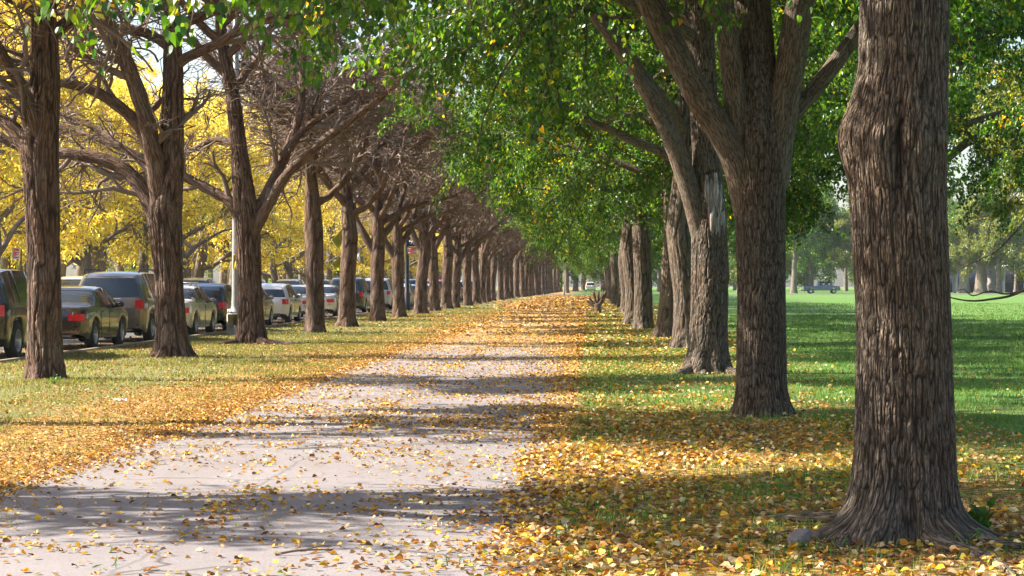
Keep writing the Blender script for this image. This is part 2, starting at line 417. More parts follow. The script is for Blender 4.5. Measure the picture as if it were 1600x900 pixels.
def linden_limbs(rs, lowest, top, rad, n, low_side=None, trunk=lambda h: np.array([0, 0, h])):
    out = []; az0 = rs.rand() * 6.28
    for i in range(n):
        u = i / (n - 1); h = lowest + (top - lowest) * u; az = az0 + i * 2.399 + rs.normal(0, .25)
        L = rad * (1.0 - 0.42 * u) * rs.uniform(.9, 1.12); el = R(26 + 36 * u + rs.uniform(-6, 8))
        d = [math.cos(az) * math.cos(el), math.sin(az) * math.cos(el), math.sin(el)]
        sp = [dict(LIN[0])] + LIN[1:]
        if low_side is not None:
            c = math.cos(az - low_side)
            sp[0]['bend'] = -.085 - .15 * max(0, c) + .01 * max(0, -c)
        grow(rs, trunk(h) - np.array([0, 0, .15]), d, L, 0.12 * (1 - .5 * u), 0, sp, out)
    return out

def green_crown(rs, name, out, per, size, parent, cols=GREEN, yellow_twigs=.03):
    P, A, Nn = sprays(rs, out, (1, 2), per, .075)
    n = len(P); C = pick_colours(rs, n, cols)
    patch = vnoise(P * 0.9 + 11.3); C = C * (0.80 + 0.4 * patch[:, None])            # whole sprays are a little paler or deeper green
    yl = vnoise(P * 1.6 + 40.0) > 0.86; k = (yl & (rs.rand(n) < .6)) | (rs.rand(n) < .004); C[k] = pick_colours(rs, k.sum(), [(1, (.55, .34, .02)), (1, (.42, .36, .02))])
    S = rs.uniform(.7, 1.2, n) * size
    return link(name, leaf_mesh('leaves', P, A, Nn, S, C), parent, M['leaf_green'])

BROWN = [(3, (.18, .12, .088)), (2, (.24, .165, .12)), (1, (.12, .08, .06))]
def shade_clumps(rs, root, tw, hmin, per, thr=.48, sc=.75, brown=False, hmax=99):
    # yellow leaf clumps and brown twig clumps added to bare locusts to shade the path
    P, A, Nn = sprays(rs, tw, (2, 3), per, .10, .4, .6, .8, .6); keep = (vnoise(P * sc + 3.3) > thr) & (P[:, 2] > hmin + .5 * rs.rand(len(P))) & (P[:, 2] < hmax); P, A, Nn = P[keep], A[keep], Nn[keep]
    if brown: link('twig_sprays', leaf_mesh('twigs', P, A * [1, 1, .4] + [0, 0, .2], Nn, rs.uniform(.22, .42, len(P)), pick_colours(rs, len(P), BROWN), .11, .03, 'quad'), root, M['leaf_fallen'])
    else: link('shade_foliage', leaf_mesh('leaves', P, A, Nn, rs.uniform(.10, .19, len(P)), pick_colours(rs, len(P), YELLOW), .5, .1), root, M['leaf_yellow'])

LROW, RROW = 'bare locust trees along the parked cars', 'green linden trees along the lawn'

# ----------------------------------------------------------------------------- bare locusts on the street side
def locust(base, px_axis, radii_px, limbs, seed, Y, label, k=190, dh=.03, extra=11, bumps=()):
    rs = np.random.RandomState(seed); ppm = F_PX / Y; base = np.asarray(base, float)
    loc = lambda px, py, dy=0: at(px, py, Y + dy) - base
    root = empty('locust_tree', base); tag(root, label, 'tree', LROW)
    ax = np.array([loc(*p) for p in px_axis]); ax[0] = [0, 0, -.12]; ax[:, 1] = 0
    link('trunk', trunk_mesh('trunk', ax, np.array(radii_px) / ppm, k, dh, .42, .22, 5, seed * 1.3, .018, .060, 8.0, bumps), root, M['bark_locust'])
    tw = []
    for i, (pts, r0, r1, dys) in enumerate(limbs):
        Pl = np.array([loc(*p) for p in pts]); Pl[:, 1] += np.linspace(0, dys, len(Pl))
        P, rad = limb_from(None, Pl, r0, r1); o = [(0, P, rad)]
        dirs = np.gradient(P, axis=0); dirs /= np.linalg.norm(dirs, axis=1)[:, None]
        L = np.linalg.norm(np.diff(P, axis=0), axis=1).sum()
        kids(rs, P, dirs, rad * .8, max(L, 2.5), 0, LOCN, o)
        grow(rs, P[-1], dirs[-1], 2.2, rad[-1], 0, LOCN, o)
        mb = MB(); mb.tube(P, rad * (1 + .06 * np.sin(np.arange(len(P)) * 1.9 + i)), 14, True, seed=i * 1.7); tubes([q for q in o[1:] if q[0] == 0], (0,), mb)
        mb.build('limb', M['bark_locust'], root); tw += [q for q in o if q[0] > 0]
    top = ax[-1]; hmax = top[2]
    o = []
    for j in range(extra):  # extra limbs, mostly above the view, added to streak the path with shadow
        h = hmax * (0.60 + .38 * j / max(1, extra - 1)); az = (j % 2) * math.pi + rs.uniform(-.5, .5); x = np.interp(h, ax[:, 2], ax[:, 0])
        grow(rs, [x, 0, h - .2], [math.cos(az) * .8, math.sin(az) * .8, .6], 4.4, .115, 0, LOCN, o)
    for q in o:
        if q[0] == 0: mb = MB(); mb.tube(q[1], q[2], 10); mb.build('limb', M['bark_locust'], root)
        else: tw.append(q)
    tubes(tw, (1, 2, 3)).build('crown', M['twig'], root)
    shade_clumps(rs, root, tw, max(5.4, 1.6 + .134 * Y), 16, .46, .7); shade_clumps(rs, root, tw, 4.2, 1.6, .54, .7, True)
    return root

def locust_kind(seed, forks, height=9.0, r=.29, k=48, bent=.12, extra_leaf=0, leaf_above=6.2, leaf_thr=.56):
    """Proto of a bare street tree: forks = (height, azimuth, steepness, length, radius)."""
    rs = np.random.RandomState(seed); root = empty('locust_tree')
    zz = np.array([-.12, 1.5, 3.2, 5.0, 7.0, height]); ax = np.stack([np.cumsum(rs.normal(0, bent, 6)), np.cumsum(rs.normal(0, bent, 6)), zz], 1); ax[0, :2] = 0; ax[1, :2] *= .4
    rr = np.array([r * 1.05, r * .95, r * 1.0, r * .62, r * .40, .03])
    link('trunk', trunk_mesh('trunk', ax, rr, k, .1, .40, .22, 5, seed, .014, .11, 6.0, ((rs.uniform(1.5, 2.8), rs.uniform(0, 6), .05, .2, .5),)), root, M['bark_locust'])
    tw = []
    for (h, az, el, L, rl) in forks:
        c0 = np.array([np.interp(h - .5, zz, ax[:, 0]), np.interp(h - .5, zz, ax[:, 1]), h - .5]); az, el = R(az), R(el)
        d = np.array([math.cos(az), math.sin(az), 0]); o = []
        P0 = [c0, c0 + d * .18 + [0, 0, .35], c0 + d * .55 + [0, 0, .35 + .5 * math.tan(el) * .7]]
        P, rad = limb_from(None, P0, rl * 1.15, rl * .95, 4)
        grow(rs, P[-1], d * math.cos(el) + [0, 0, math.sin(el)], L, rad[-1], 0, LOC, o)
        full = np.vstack([P, o[0][1][1:]]); fr = np.concatenate([rad, o[0][2][1:]])
        mb = MB(); mb.tube(full, fr, 10, seed=h); mb.build('limb', M['bark_locust'], root); tw += o[1:]
    tubes(tw, (1, 2, 3)).build('crown', M['twig'], root)
    if extra_leaf: shade_clumps(rs, root, tw, leaf_above, extra_leaf, leaf_thr, 1.05, False, 7.0)
    else: shade_clumps(rs, root, tw, 5.0, 2.4, .54, .8, True)
    return root

PLAIN = [
    dict(seed=21, forks=[(4.6, 200, 45, 4.0, .13), (5.2, 20, 52, 4.0, .14), (6.1, 110, 45, 3.6, .10), (6.4, 290, 50, 3.6, .10), (7.4, 60, 60, 3.0, .08), (7.8, 240, 60, 2.8, .08)]),
    dict(seed=22, forks=[(3.0, 175, 62, 5.0, .17), (3.6, 30, 50, 4.4, .15), (4.4, 300, 42, 4.2, .12), (5.4, 120, 50, 3.6, .11), (6.4, 215, 55, 3.2, .09), (7.4, 10, 60, 3.0, .08)]),
    dict(seed=23, forks=[(3.3, 10, 55, 5.0, .18), (3.9, 190, 46, 4.6, .14), (4.8, 95, 40, 4.0, .11), (5.6, 265, 48, 3.6, .10), (6.6, 330, 55, 3.2, .09), (7.5, 150, 60, 2.8, .08)]),
    dict(seed=24, forks=[(3.8, 340, 58, 4.8, .16), (4.2, 165, 60, 4.8, .17), (5.0, 250, 44, 4.0, .11), (5.8, 60, 50, 3.6, .10), (7.0, 120, 58, 3.0, .08), (7.6, 300, 62, 2.8, .08)]),
]
L1 = locust(at(72, 443, 32.9) * [1, 1, 0], [(72, 597), (68, 400), (63, 230), (71, 130), (68, -60), (60, -320)], [27, 25, 28, 23, 16, 3],
       [([(56, 300), (38, 232), (2, 190), (-60, 165), (-140, 90)], .17, .07, .6), ([(62, 270), (60, 195), (42, 135), (8, 70), (-14, 0), (-30, -110)], .125, .06, -1.0),
        ([(62, 190), (50, 90), (36, 0), (20, -110)], .13, .08, 1.2)], 31, 32.9,
       'nearest bare locust beside the black parked suv, one thick limb reaching to the street', bumps=((3.9, math.pi, .05, .4, .5),))
L2 = locust(at(270, 443, 42.8) * [1, 1, 0], [(270, 555), (263, 430), (257, 335), (268, 250), (271, 120), (268, 0), (262, -220)], [25, 22, 26, 19, 15.5, 12.5, 3],
       [([(252, 335), (246, 262), (232, 180), (206, 100), (180, 40), (158, -50)], .215, .12, -.9), ([(252, 380), (236, 325), (200, 272), (150, 246), (95, 238), (20, 226), (-50, 190)], .195, .09, .7),
        ([(240, 245), (216, 192), (168, 152), (130, 138), (95, 135), (30, 140), (-30, 150)], .15, .06, -1.2), ([(250, 290), (220, 256), (180, 226), (140, 200), (95, 178)], .09, .045, 1.0)], 32, 42.8,
       'bare locust before the grey brown suv with long limbs arching to the street side')
L3 = locust(at(393, 443, 52.7) * [1, 1, 0], [(393, 538), (390, 440), (386, 340), (374, 240), (364, 150), (346, 60), (332, -140)], [21.5, 18.5, 20, 13, 11, 9, 2],
       [([(386, 372), (362, 320), (330, 299), (285, 276), (240, 254), (180, 228)], .175, .08, .8), ([(392, 372), (420, 322), (455, 270), (510, 222), (555, 190), (600, 158)], .165, .08, -.9),
        ([(392, 350), (421, 292), (450, 226), (466, 170), (470, 95)], .165, .08, .5), ([(440, 245), (480, 197), (536, 160), (596, 108)], .105, .06, .3), ([(374, 225), (330, 216), (285, 232), (240, 246)], .09, .045, 1.4)], 33, 52.7,
       'bare locust in front of the grey lamp post, forking low into two wide arms')
for q_, p_ in enumerate(PLAIN):
    for j_ in range(7): p_['forks'].append((4.2 + j_ * .5, (j_ % 2) * 180 + [-34, 20, 8, -15, 40, -5, 28][(j_ + q_) % 7], 30 + 4 * (j_ % 3), 4.4 - .15 * j_, .125 - .007 * j_))  # more sideways limbs, added for the shadows they cast over the path
protos = [locust_kind(**p) for p in PLAIN]
high = locust_kind(27, [(5.2, 180, 40, 4.0, .14), (5.4, 100, 45, 3.8, .13), (5.6, 275, 45, 3.8, .13), (6.2, 30, 62, 3.2, .12), (7.0, 220, 50, 3.2, .10), (7.8, 60, 60, 3.0, .08)] + [(4.9 + .32 * q, [-28, 14, 33, -8, 25, -35, 4, 180, 20][q], 26 + 3 * (q % 3), 4.6, .13) for q in range(9)], 9.5, extra_leaf=40, leaf_above=4.7, leaf_thr=.50)  # unseen tree; its sideways limbs and leaf clumps are added to shade the path
shady = locust_kind(28, [(3.6, 180, 42, 4.2, .14), (5.2, 285, 35, 4.6, .12)] + [(3.7 + .36 * q, [22, -30, 8, -14, 35, -6, 160, 28, -25][q], 26 + 3 * (q % 3), 4.4, .125) for q in range(9)], 9.5, extra_leaf=15, leaf_above=3.5, leaf_thr=.56)  # also out of view, limbs and leaves added for shade on the near path

row_px = [(492, 64.8, 0), (542, 73.2, 0), (591, 84.0, 1), (625, 93.5, 1), (657, 104.7, 2)]
rows = [(at(px, VY, Y)[0], Y, v) for px, Y, v in row_px]
Yc = 114.5; i = 0; rr_ = random.Random(4)
while Yc < 392:
    bend = max(0, (Yc - 190) / 100.0) * 2.0
    rows.append((-8.5 + min(bend, 3.6) * .75 + rr_.uniform(-.15, .15), Yc, [3, 0, 2, 1, 0, 3][i % 6])); Yc += 10.1 + rr_.uniform(-1.2, 1.2); i += 1
LEFT_LABELS = ['straight bare locust trunk standing between the white hatchback and the silver sedan',
               'straight bare locust trunk hiding the middle of the yellow diamond sign',
               'bare locust standing just beyond the thin post with the white parking sign',
               'bare locust just before the dark post that carries the blue snowflake sign',
               'bare locust just beyond the blue snowflake sign',
               'second bare locust beyond the blue snowflake sign', 'third bare locust beyond the blue snowflake sign', 'fourth bare locust beyond the blue snowflake sign']
used = set()
for i, (x, y, v) in enumerate(rows):
    o = protos[v] if v not in used else copy_tree(protos[v]); used.add(v)
    o.location = (x, y, 0); s = rr_.uniform(.93, 1.06); o.scale = (s, s, s)
    o.rotation_euler = (rr_.uniform(-.015, .015), rr_.uniform(-.02, .02), [0, .4, -.5, 3.1, 2.7, -.2][i % 6] + rr_.uniform(-.3, .3) if i > 3 else [1.2, .3, 0.1, .2][i])
    tag(o, LEFT_LABELS[i] if i < len(LEFT_LABELS) else 'slender bare locust in the crowded far stretch of the row along the street', 'tree', LROW)
for j, (x, y) in enumerate([(-8.6, 22.8), (-8.4, 15.0), (-8.6, 5.4)]):
    o = [high, shady][j] if j < 2 else copy_tree(shady); o.location = (x, y, 0); o.rotation_euler = (0, 0, [0, .15, -.2][j])
    tag(o, 'thinly leaved locust outside the view whose branches shade the near path', 'tree', LROW)

# ----------------------------------------------------------------------------- yellow locusts across the street
YEL = [dict(step=.4, wig=.10, trop=-.01, bend=-.05, kids=8, ang=(30, 60), len=(.36, .55), t0=.25, taper=.75, rmin=.02),
       dict(step=.3, wig=.16, trop=-.01, kids=6, ang=(30, 60), len=(.45, .65), t0=.2, taper=.8, rmin=.012),
       dict(step=.22, wig=.2, trop=-.04, taper=.6, rmin=.008)]
def yellow_kind(seed, lowest=2.2, n=10, rad=5.4, top=7.5, per=46, dens=.68):
    rs = np.random.RandomState(seed); root = empty('yellow_tree')
    zz = np.array([-.1, 1.2, 2.4, 4.5, 8.5]); ax = np.stack([np.cumsum(rs.normal(0, .12, 5)), np.cumsum(rs.normal(0, .12, 5)), zz], 1); ax[0, :2] = 0
    link('trunk', trunk_mesh('trunk', ax, [.30, .26, .27, .16, .04], 28, .15, .35, .25, 5, seed, .0), root, M['bark_far'])
    out = []
    for i in range(n):
        u = i / (n - 1); h = lowest + (top - lowest) * u; az = i * 2.4 + rs.normal(0, .3) + seed; el = R(28 + 40 * u + rs.uniform(-8, 8))
        c = [np.interp(h, zz, ax[:, 0]), np.interp(h, zz, ax[:, 1]), h - .2]
        grow(rs, c, [math.cos(az) * math.cos(el), math.sin(az) * math.cos(el), math.sin(el)], rad * (1 - .35 * u) * rs.uniform(.85, 1.15), .14 * (1 - .5 * u), 0, YEL, out)
    tubes(out, (0, 1, 2), sides=(8, 5, 3, 3, 3)).build('branches', M['bark_far'], root)
    P, A, Nn = sprays(rs, out, (1, 2), per, .16, .35, .6, 1.1, .6, .6); keep = rs.rand(len(P)) < dens * 1.5 * np.clip((vnoise(P * .75 + seed) - .36) * 4, .06, 1); P, A, Nn = P[keep], A[keep], Nn[keep]
    C = pick_colours(rs, len(P), YELLOW); C *= .82 + .36 * vnoise(P * .6 + 5)[:, None]
    link('crown', leaf_mesh('leaves', P, A, Nn, rs.uniform(.12, .23, len(P)), C, .45, .1), root, M['leaf_yellow'])
    return root
ykinds = [yellow_kind(51), yellow_kind(52, 2.6, 11, 5.8, 8.0), yellow_kind(53, 2.0, 9, 5.0, 7.0, 34, .8)]
yspots = []
rr_ = random.Random(9)
y = 56.0
while y < 330: yspots.append((-25.5 + rr_.uniform(-.5, .5), y, 0)); y += rr_.uniform(9.5, 11.5)
y = 92.0
while y < 340: yspots.append((-37 + rr_.uniform(-2, 2), y, 1)); y += rr_.uniform(9, 12)
y = 120.0
while y < 340: yspots.append((-51 + rr_.uniform(-3, 3), y, 2)); y += rr_.uniform(11, 15)
yused = set()
YL = ['yellow autumn locust at the kerb across the street', 'yellow autumn locust in the second rank beyond the street', 'hazy yellow tree in the deepest rank beyond the street']
for i, (x, y, rk) in enumerate(yspots):
    v = rr_.randrange(3); o = ykinds[v] if v not in yused else copy_tree(ykinds[v]); yused.add(v)
    s = rr_.uniform(.9, 1.15) * [1.15, 1.5, 1.7][rk]; o.location = (x, y, 0); o.rotation_euler = (0, 0, rr_.uniform(0, 6.28)); o.scale = (s, s, s * rr_.uniform(1.0, 1.15))
    tag(o, YL[rk], 'tree', ['yellow trees at the far kerb', 'yellow trees of the second rank', 'yellow trees of the deepest rank'][rk])

# ----------------------------------------------------------------------------- lindens on the lawn side
def linden(base, label, seed, Y, axis, radii, k, dh, flare, flare_h, lobes, phase, amp, fs, bumps, limbs, lowest, crown_r=5.6, leaf=.085, per=46, n=12, low_side=0.0, stretch=7):
    rs = np.random.RandomState(seed); base = np.asarray(base, float); root = empty('linden_tree', base); tag(root, label, 'tree', RROW)
    loc = lambda px, py, dy=0.0: at(px, py, Y + dy) - base
    ax = np.array([loc(*p) for p in axis]); ax[0] = [0, 0, -.12]; ax[:, 1] = 0
    link('trunk', trunk_mesh('trunk', ax, radii, k, dh, flare, flare_h, lobes, phase, amp, fs, stretch, bumps), root, M['bark_linden'])
    out = []
    for (pts, r0, r1, dys) in limbs:
        Pl = np.array([loc(*p) for p in pts]); Pl[:, 1] += np.linspace(0, dys, len(Pl)); P, rad = limb_from(None, Pl, r0, r1)
        dirs = np.gradient(P, axis=0); o = []
        mb = MB(); grow(rs, P[-1], dirs[-1], 3.2, rad[-1], 0, LIN, o)
        mb.tube(np.vstack([P, o[0][1][1:]]), np.concatenate([rad, o[0][2][1:]]), 18, seed=r0 * 9); mb.build('limb', M['bark_linden'], root); out += o[1:]
    fx = lambda h: np.array([np.interp(h, ax[:, 2], ax[:, 0]), 0, h])
    main = linden_limbs(rs, lowest, 7.8, crown_r, n, low_side, fx)
    tubes(out, (1, 2), tubes(main, (0, 1, 2), sides=(9, 5, 3, 3, 3))).build('branches', M['bark_linden'], root)
    green_crown(rs, 'crown', out + main, per, leaf, root)
    return root

R1 = linden(at(1411, 443, 12.5) * [1, 1, 0], 'nearest linden with a thick furrowed trunk, an old limb scar and spreading surface roots', 61, 12.5,
       [(1411, 842), (1413, 700), (1411, 500), (1404, 300), (1403, 210), (1413, 100), (1414, 0), (1416, -300), (1416, -1500)], [.315, .298, .281, .287, .300, .262, .258, .25, .05],
       560, .0085, .34, .12, 5, 2.6, .0085, .0175, ((2.36, math.pi * 1.02, .055, .20, .6), (2.25, -math.pi * .66, .045, .16, .20), (2.32, -math.pi * .40, .03, .16, .2), (2.26, -math.pi * .53, -.085, .22, .075), (1.95, -math.pi * .56, -.04, .12, .06),
        (.0, -1.02, .26, .11, .34), (.0, -.30, .20, .10, .26), (.02, -2.25, .15, .17, .42), (.0, -2.85, .16, .10, .25), (.05, math.pi * .9, .05, .2, .4), (.25, -1.75, -.03, .2, .25)), [], 4.8, 5.8, .085, 38, 16, 0.3, 7.5)
R2 = linden(at(1190, 443, 24.1) * [1, 1, 0], 'second linden by the path, forking into upright stems with a bare limb each side', 62, 24.1,
       [(1190, 650), (1190, 450), (1187, 300), (1188, 210), (1180, 100), (1176, 0), (1180, -500)], [.295, .272, .295, .335, .24, .20, .05], 340, .014, .34, .14, 6, .7, .0085, .018, (),
       [([(1172, 330), (1145, 240), (1092, 155), (1044, 66), (1008, 0), (975, -70)], .19, .13, -.5), ([(1205, 240), (1228, 192), (1280, 132), (1345, 46), (1400, -30)], .115, .085, .3),
        ([(1172, 280), (1152, 180), (1140, 100), (1126, 0), (1112, -100)], .15, .11, -.5), ([(1205, 290), (1218, 190), (1235, 90), (1248, 0), (1262, -90)], .20, .15, -.4), ([(1158, 110), (1135, 60), (1110, 25), (1080, -30)], .09, .06, -.7),
        ([(1222, 70), (1240, 30), (1262, -20), (1280, -80)], .07, .05, -.8)], 4.9, 6.9, .08, 92, 24, 0.1, 7.5)
R3 = linden(at(1105, 443, 35.4) * [1, 1, 0], 'third linden by the path with a pale torn wound and a gnarled root collar', 63, 35.4,
       [(1106, 583), (1108, 500), (1110, 420), (1108, 330), (1104, 250), (1098, 120), (1094, 0), (1090, -500)], [.335, .315, .315, .285, .235, .225, .2, .04], 240, .022, .55, .20, 7, 1.9, .013, .026,
       ((1.62, -math.pi * .25, .06, .08, .5), (2.0, -math.pi * .32, -.03, .3, .35)),
       [([(1098, 370), (1078, 300), (1045, 210), (992, 112), (915, 5), (860, -60)], .195, .13, -.6)], 5.6, 6.6, .082, 92, 22, 0.1, 6)
# torn wound: strips of bare wood standing on the trunk
bs = at(1105, 443, 35.4) * np.array([1, 1, 0]); mb = MB(); rsw = np.random.RandomState(5)
for q in range(26):
    x0 = 1100 + 29 * rsw.rand(); y1 = rsw.uniform(270, 330); y0 = y1 + rsw.uniform(35, 95); y0 = min(y0, 405 - (1130 - x0) * .5); x1 = x0 + rsw.uniform(-4, 4); r = rsw.uniform(.018, .055)
    dy = 35.4 - .30 + .16 * abs((x0 - 1112) / 20) + rsw.uniform(-.02, .03)
    P = spline([at(x0, y0, dy + .05) - bs, at((x0 + x1) / 2 + rsw.uniform(-2, 2), (y0 + y1) / 2, dy) - bs, at(x1, y1, dy + .05) - bs], 7)
    mb.tube(P, r * (.35 + .65 * np.sin(np.linspace(.25, 2.9, len(P)))), 6, seed=x0)
tag(mb.build('torn_wound', M['dead_wood'], R3), 'pale splintered bare wood')

def linden_kind(seed, axis, radii, lowest, low_side, n=18):
    rs = np.random.RandomState(seed); root = empty('linden_tree'); ax = np.array(axis, float)
    link('trunk', trunk_mesh('trunk', ax, radii, 90, .06, .42, .2, 6, seed, .012, .05, 7), root, M['bark_linden'])
    fx = lambda h: np.array([np.interp(h, ax[:, 2], ax[:, 0]), np.interp(h, ax[:, 2], ax[:, 1]), h])
    main = linden_limbs(rs, lowest, 8.2, 6.7, n, low_side, fx)
    for q in main:
        if q[0] == 0 and q[1][0][2] < lowest + 2.0: mb = MB(); mb.tube(q[1], q[2], 10, seed=q[1][0][2]); mb.build('limb', M['bark_linden'], root)
    tubes([q for q in main if q[0] > 0 or q[1][0][2] >= lowest + 2.0], (0, 1, 2), sides=(8, 5, 3, 3, 3)).build('branches', M['bark_linden'], root)
    green_crown(rs, 'crown', main, 90, .088, root)
    return root
lk = [linden_kind(71, [(0, 0, -.12), (.0, 0, 1.2), (-.2, 0, 2.8), (-.05, 0, 4.5), (0, 0, 9.5)], [.31, .29, .27, .2, .04], 4.3, 0.0),
      linden_kind(72, [(0, 0, -.12), (.1, 0, 1.2), (.18, 0, 2.6), (.1, 0, 4.5), (0, 0, 9.5)], [.30, .26, .24, .19, .04], 4.1, 0.3),
      linden_kind(73, [(0, 0, -.12), (.0, 0, 1.5), (-.05, 0, 3.0), (-.2, 0, 4.5), (-.1, 0, 9.5)], [.33, .30, .30, .22, .04], 4.0, -0.3)]
rx = [(1072, 48.5, 0), (1040, 58.0, 1), (1005, 68.8, 2), (990, 77.0, 0)]
rspots = [(at(px, VY, Y)[0], Y, v) for px, Y, v in rx]
Yc = 88.0; i = 0; rr_ = random.Random(14)
while Yc < 300: rspots.append((1.9 + rr_.uniform(-.25, .25), Yc, [1, 2, 0, 2, 1][i % 5])); Yc += 10.3 + rr_.uniform(-1, 1); i += 1
RL = ['smooth leaning linden just beyond the one with the torn wound', 'linden bowed away from the path with exposed roots at its foot', 'dark linden forking low, just beyond the bowed linden with exposed roots',
      'second linden beyond the bowed linden with exposed roots', 'third linden beyond the bowed linden with exposed roots', 'fourth linden beyond the bowed linden with exposed roots']
used = set()
for i, (x, y, v) in enumerate(rspots):
    o = lk[v] if v not in used else copy_tree(lk[v]); used.add(v); s = rr_.uniform(.95, 1.07)
    o.location = (x, y, 0); o.scale = (s, s, s); o.rotation_euler = (0, 0, (0 if i < 3 else rr_.uniform(-.7, .7)))
    tag(o, RL[i] if i < len(RL) else 'linden in the crowded far stretch of the row along the lawn', 'tree', RROW)

# lindens standing out on the lawn, their trunks behind the nearest linden
for i, (px, Y, v, lab) in enumerate([(1392, 84, 0, 'linden standing out on the lawn, its crown showing on both sides of the nearest trunk'), (1458, 58, 1, 'linden on the lawn hidden behind the nearest trunk but for its spreading crown')]):
    o = copy_tree(lk[v]); o.location = tuple(at(px, VY, Y) * [1, 1, 0]); s = [1.3, 1.1][i]; o.scale = (s, s, s); o.rotation_euler = (0, 0, 1.2 + i); tag(o, lab, 'tree', 'lindens out on the lawn')

# low sprays of the nearest linden hanging over the path, close to the camera
rs = np.random.RandomState(81); out = []; b1 = np.array(R1.location)
SPR = [(96, 20, 10.5), (118, 5, 10.2), (150, 0, 10.6), (190, -10, 11), (232, 25, 10.0), (268, 30, 9.6), (300, 0, 10), (335, -15, 11), (372, 20, 13), (405, 60, 14), (430, 70, 15), (455, 110, 15.5), (480, 120, 16), (440, 20, 12.5), (500, 50, 13.5), (520, 80, 15), (545, 20, 14), (570, 60, 16),
       (600, 110, 18), (620, 60, 17), (590, 10, 14), (650, 40, 17), (675, 90, 19), (700, 30, 18), (735, 70, 20), (640, 0, 15), (760, 20, 19), (800, 40, 20), (615, 150, 21), (640, 180, 23), (560, 110, 18), (690, 140, 22), (720, 120, 21), (780, 90, 21), (850, 30, 20), (900, 10, 19), (470, -20, 13), (410, -20, 12), (655, 130, 21), (675, 20, 17), (705, 60, 19), (730, 10, 17), (670, 170, 24), (640, 95, 19), (625, 20, 16), (690, -10, 16), (1290, 0, 16), (1310, -10, 15), (1265, -20, 17)]
for (px, py, Y) in SPR:
    tip = at(px, py, Y) - b1
    for j in range(2):
        st = tip + np.array([rs.uniform(.1, .7) , rs.uniform(-.4, .4), rs.uniform(.35, .75)])
        P = spline([st + [.4, 0, .12], st, st * .45 + tip * .55 + [0, 0, .1], tip + rs.normal(0, .08, 3)], 5); out.append((2, P, np.linspace(.007, .003, len(P))))
    main = spline([np.array([0, 0, 5.0]), np.array([tip[0] * .4, tip[1] * .5, 5.2]), np.array([tip[0] * .75, tip[1] * .85, max(4.6, tip[2] + 1.0)]), st + [.4, 0, .12]], 6); out.append((0, main, np.linspace(.035, .008, len(main))))
tubes(out, (0, 2)).build('low_branches', M['twig'], R1)
P, A, Nn = sprays(rs, out, (2,), 54, .08, .9, .3, .35, .45); C = pick_colours(rs, len(P), GREEN[:4])
link('low_foliage', leaf_mesh('leaves', P, A, Nn, rs.uniform(.040, .074, len(P)), C, .9, .14, 'heart'), R1, M['leaf_green'])

# ----------------------------------------------------------------------------- trees beyond the lawn and at the far end
def park_kind(seed, cols, leaf=.2, per=26, lowest=2.2):
    rs = np.random.RandomState(seed); root = empty('park_tree'); out = linden_limbs(rs, lowest, 9.0, 5.6, 13, None)
    link('trunk', trunk_mesh('trunk', [(0, 0, -.12), (0.1, 0, 2.5), (0, .1, 5), (0, 0, 10)], [.36, .3, .24, .04], 20, .3, .3, .25), root, M['bark_far'])
    tubes(out, (0, 1), sides=(6, 4, 3, 3, 3)).build('branches', M['bark_far'], root)
    P, A, Nn = sprays(rs, out, (1, 2), per, .2); C = pick_colours(rs, len(P), cols)
    link('crown', leaf_mesh('leaves', P, A, Nn, rs.uniform(.7, 1.3, len(P)) * leaf, C, .9, .15, 'quad'), root, M['leaf_green'])
    return root
pk = [park_kind(91, FARGREEN), park_kind(92, PALE), park_kind(93, FARGREEN + [(5, (.24, .21, .03))])]
rr_ = random.Random(23); used = set(); far = []
for j in range(30): far.append((-62 + j * 6.6 + rr_.uniform(-2, 2), rr_.uniform(405, 440), 'far'))
for j in range(24): far.append((-110 + j * 11 + rr_.uniform(-3, 3), rr_.uniform(455, 500), 'back'))
for j in range(15): far.append((22 + j * 7.5 + rr_.uniform(-2.5, 2.5), rr_.uniform(318, 350), 'lawn'))
for (x, y) in [(-4, 330), (6.5, 345), (-9, 372), (12, 380), (5.5, 392)]: far.append((x, y, 'end'))
for j in range(10): far.append((-75 - 10 * (j % 3), 150 + j * 24, 'street'))
FL = {'far': 'hazy green tree in the wood that closes the far end of the view', 'back': 'palest hazy tree in the last line of the wood behind the path', 'lawn': 'tree standing along the far edge of the sunlit lawn', 'end': 'hazy blue-green tree just past the end of the path', 'street': 'green tree far behind the yellow locusts of the street'}
for i, (x, y, kd) in enumerate(far):
    v = rr_.randrange(3); o = pk[v] if v not in used else copy_tree(pk[v]); used.add(v); s = rr_.uniform(.9, 1.5) * (1.3 if kd in ('far', 'back') else 1)
    o.location = (x, y, 0); o.rotation_euler = (0, 0, rr_.uniform(0, 6.28)); o.scale = (s, s, s * rr_.uniform(.95, 1.15)); tag(o, FL[kd], 'tree', {'far': 'trees of the far wood', 'back': 'last line of the far wood', 'lawn': 'trees along the far lawn edge', 'end': 'trees just past the path end', 'street': 'green trees behind the yellow locusts'}[kd])

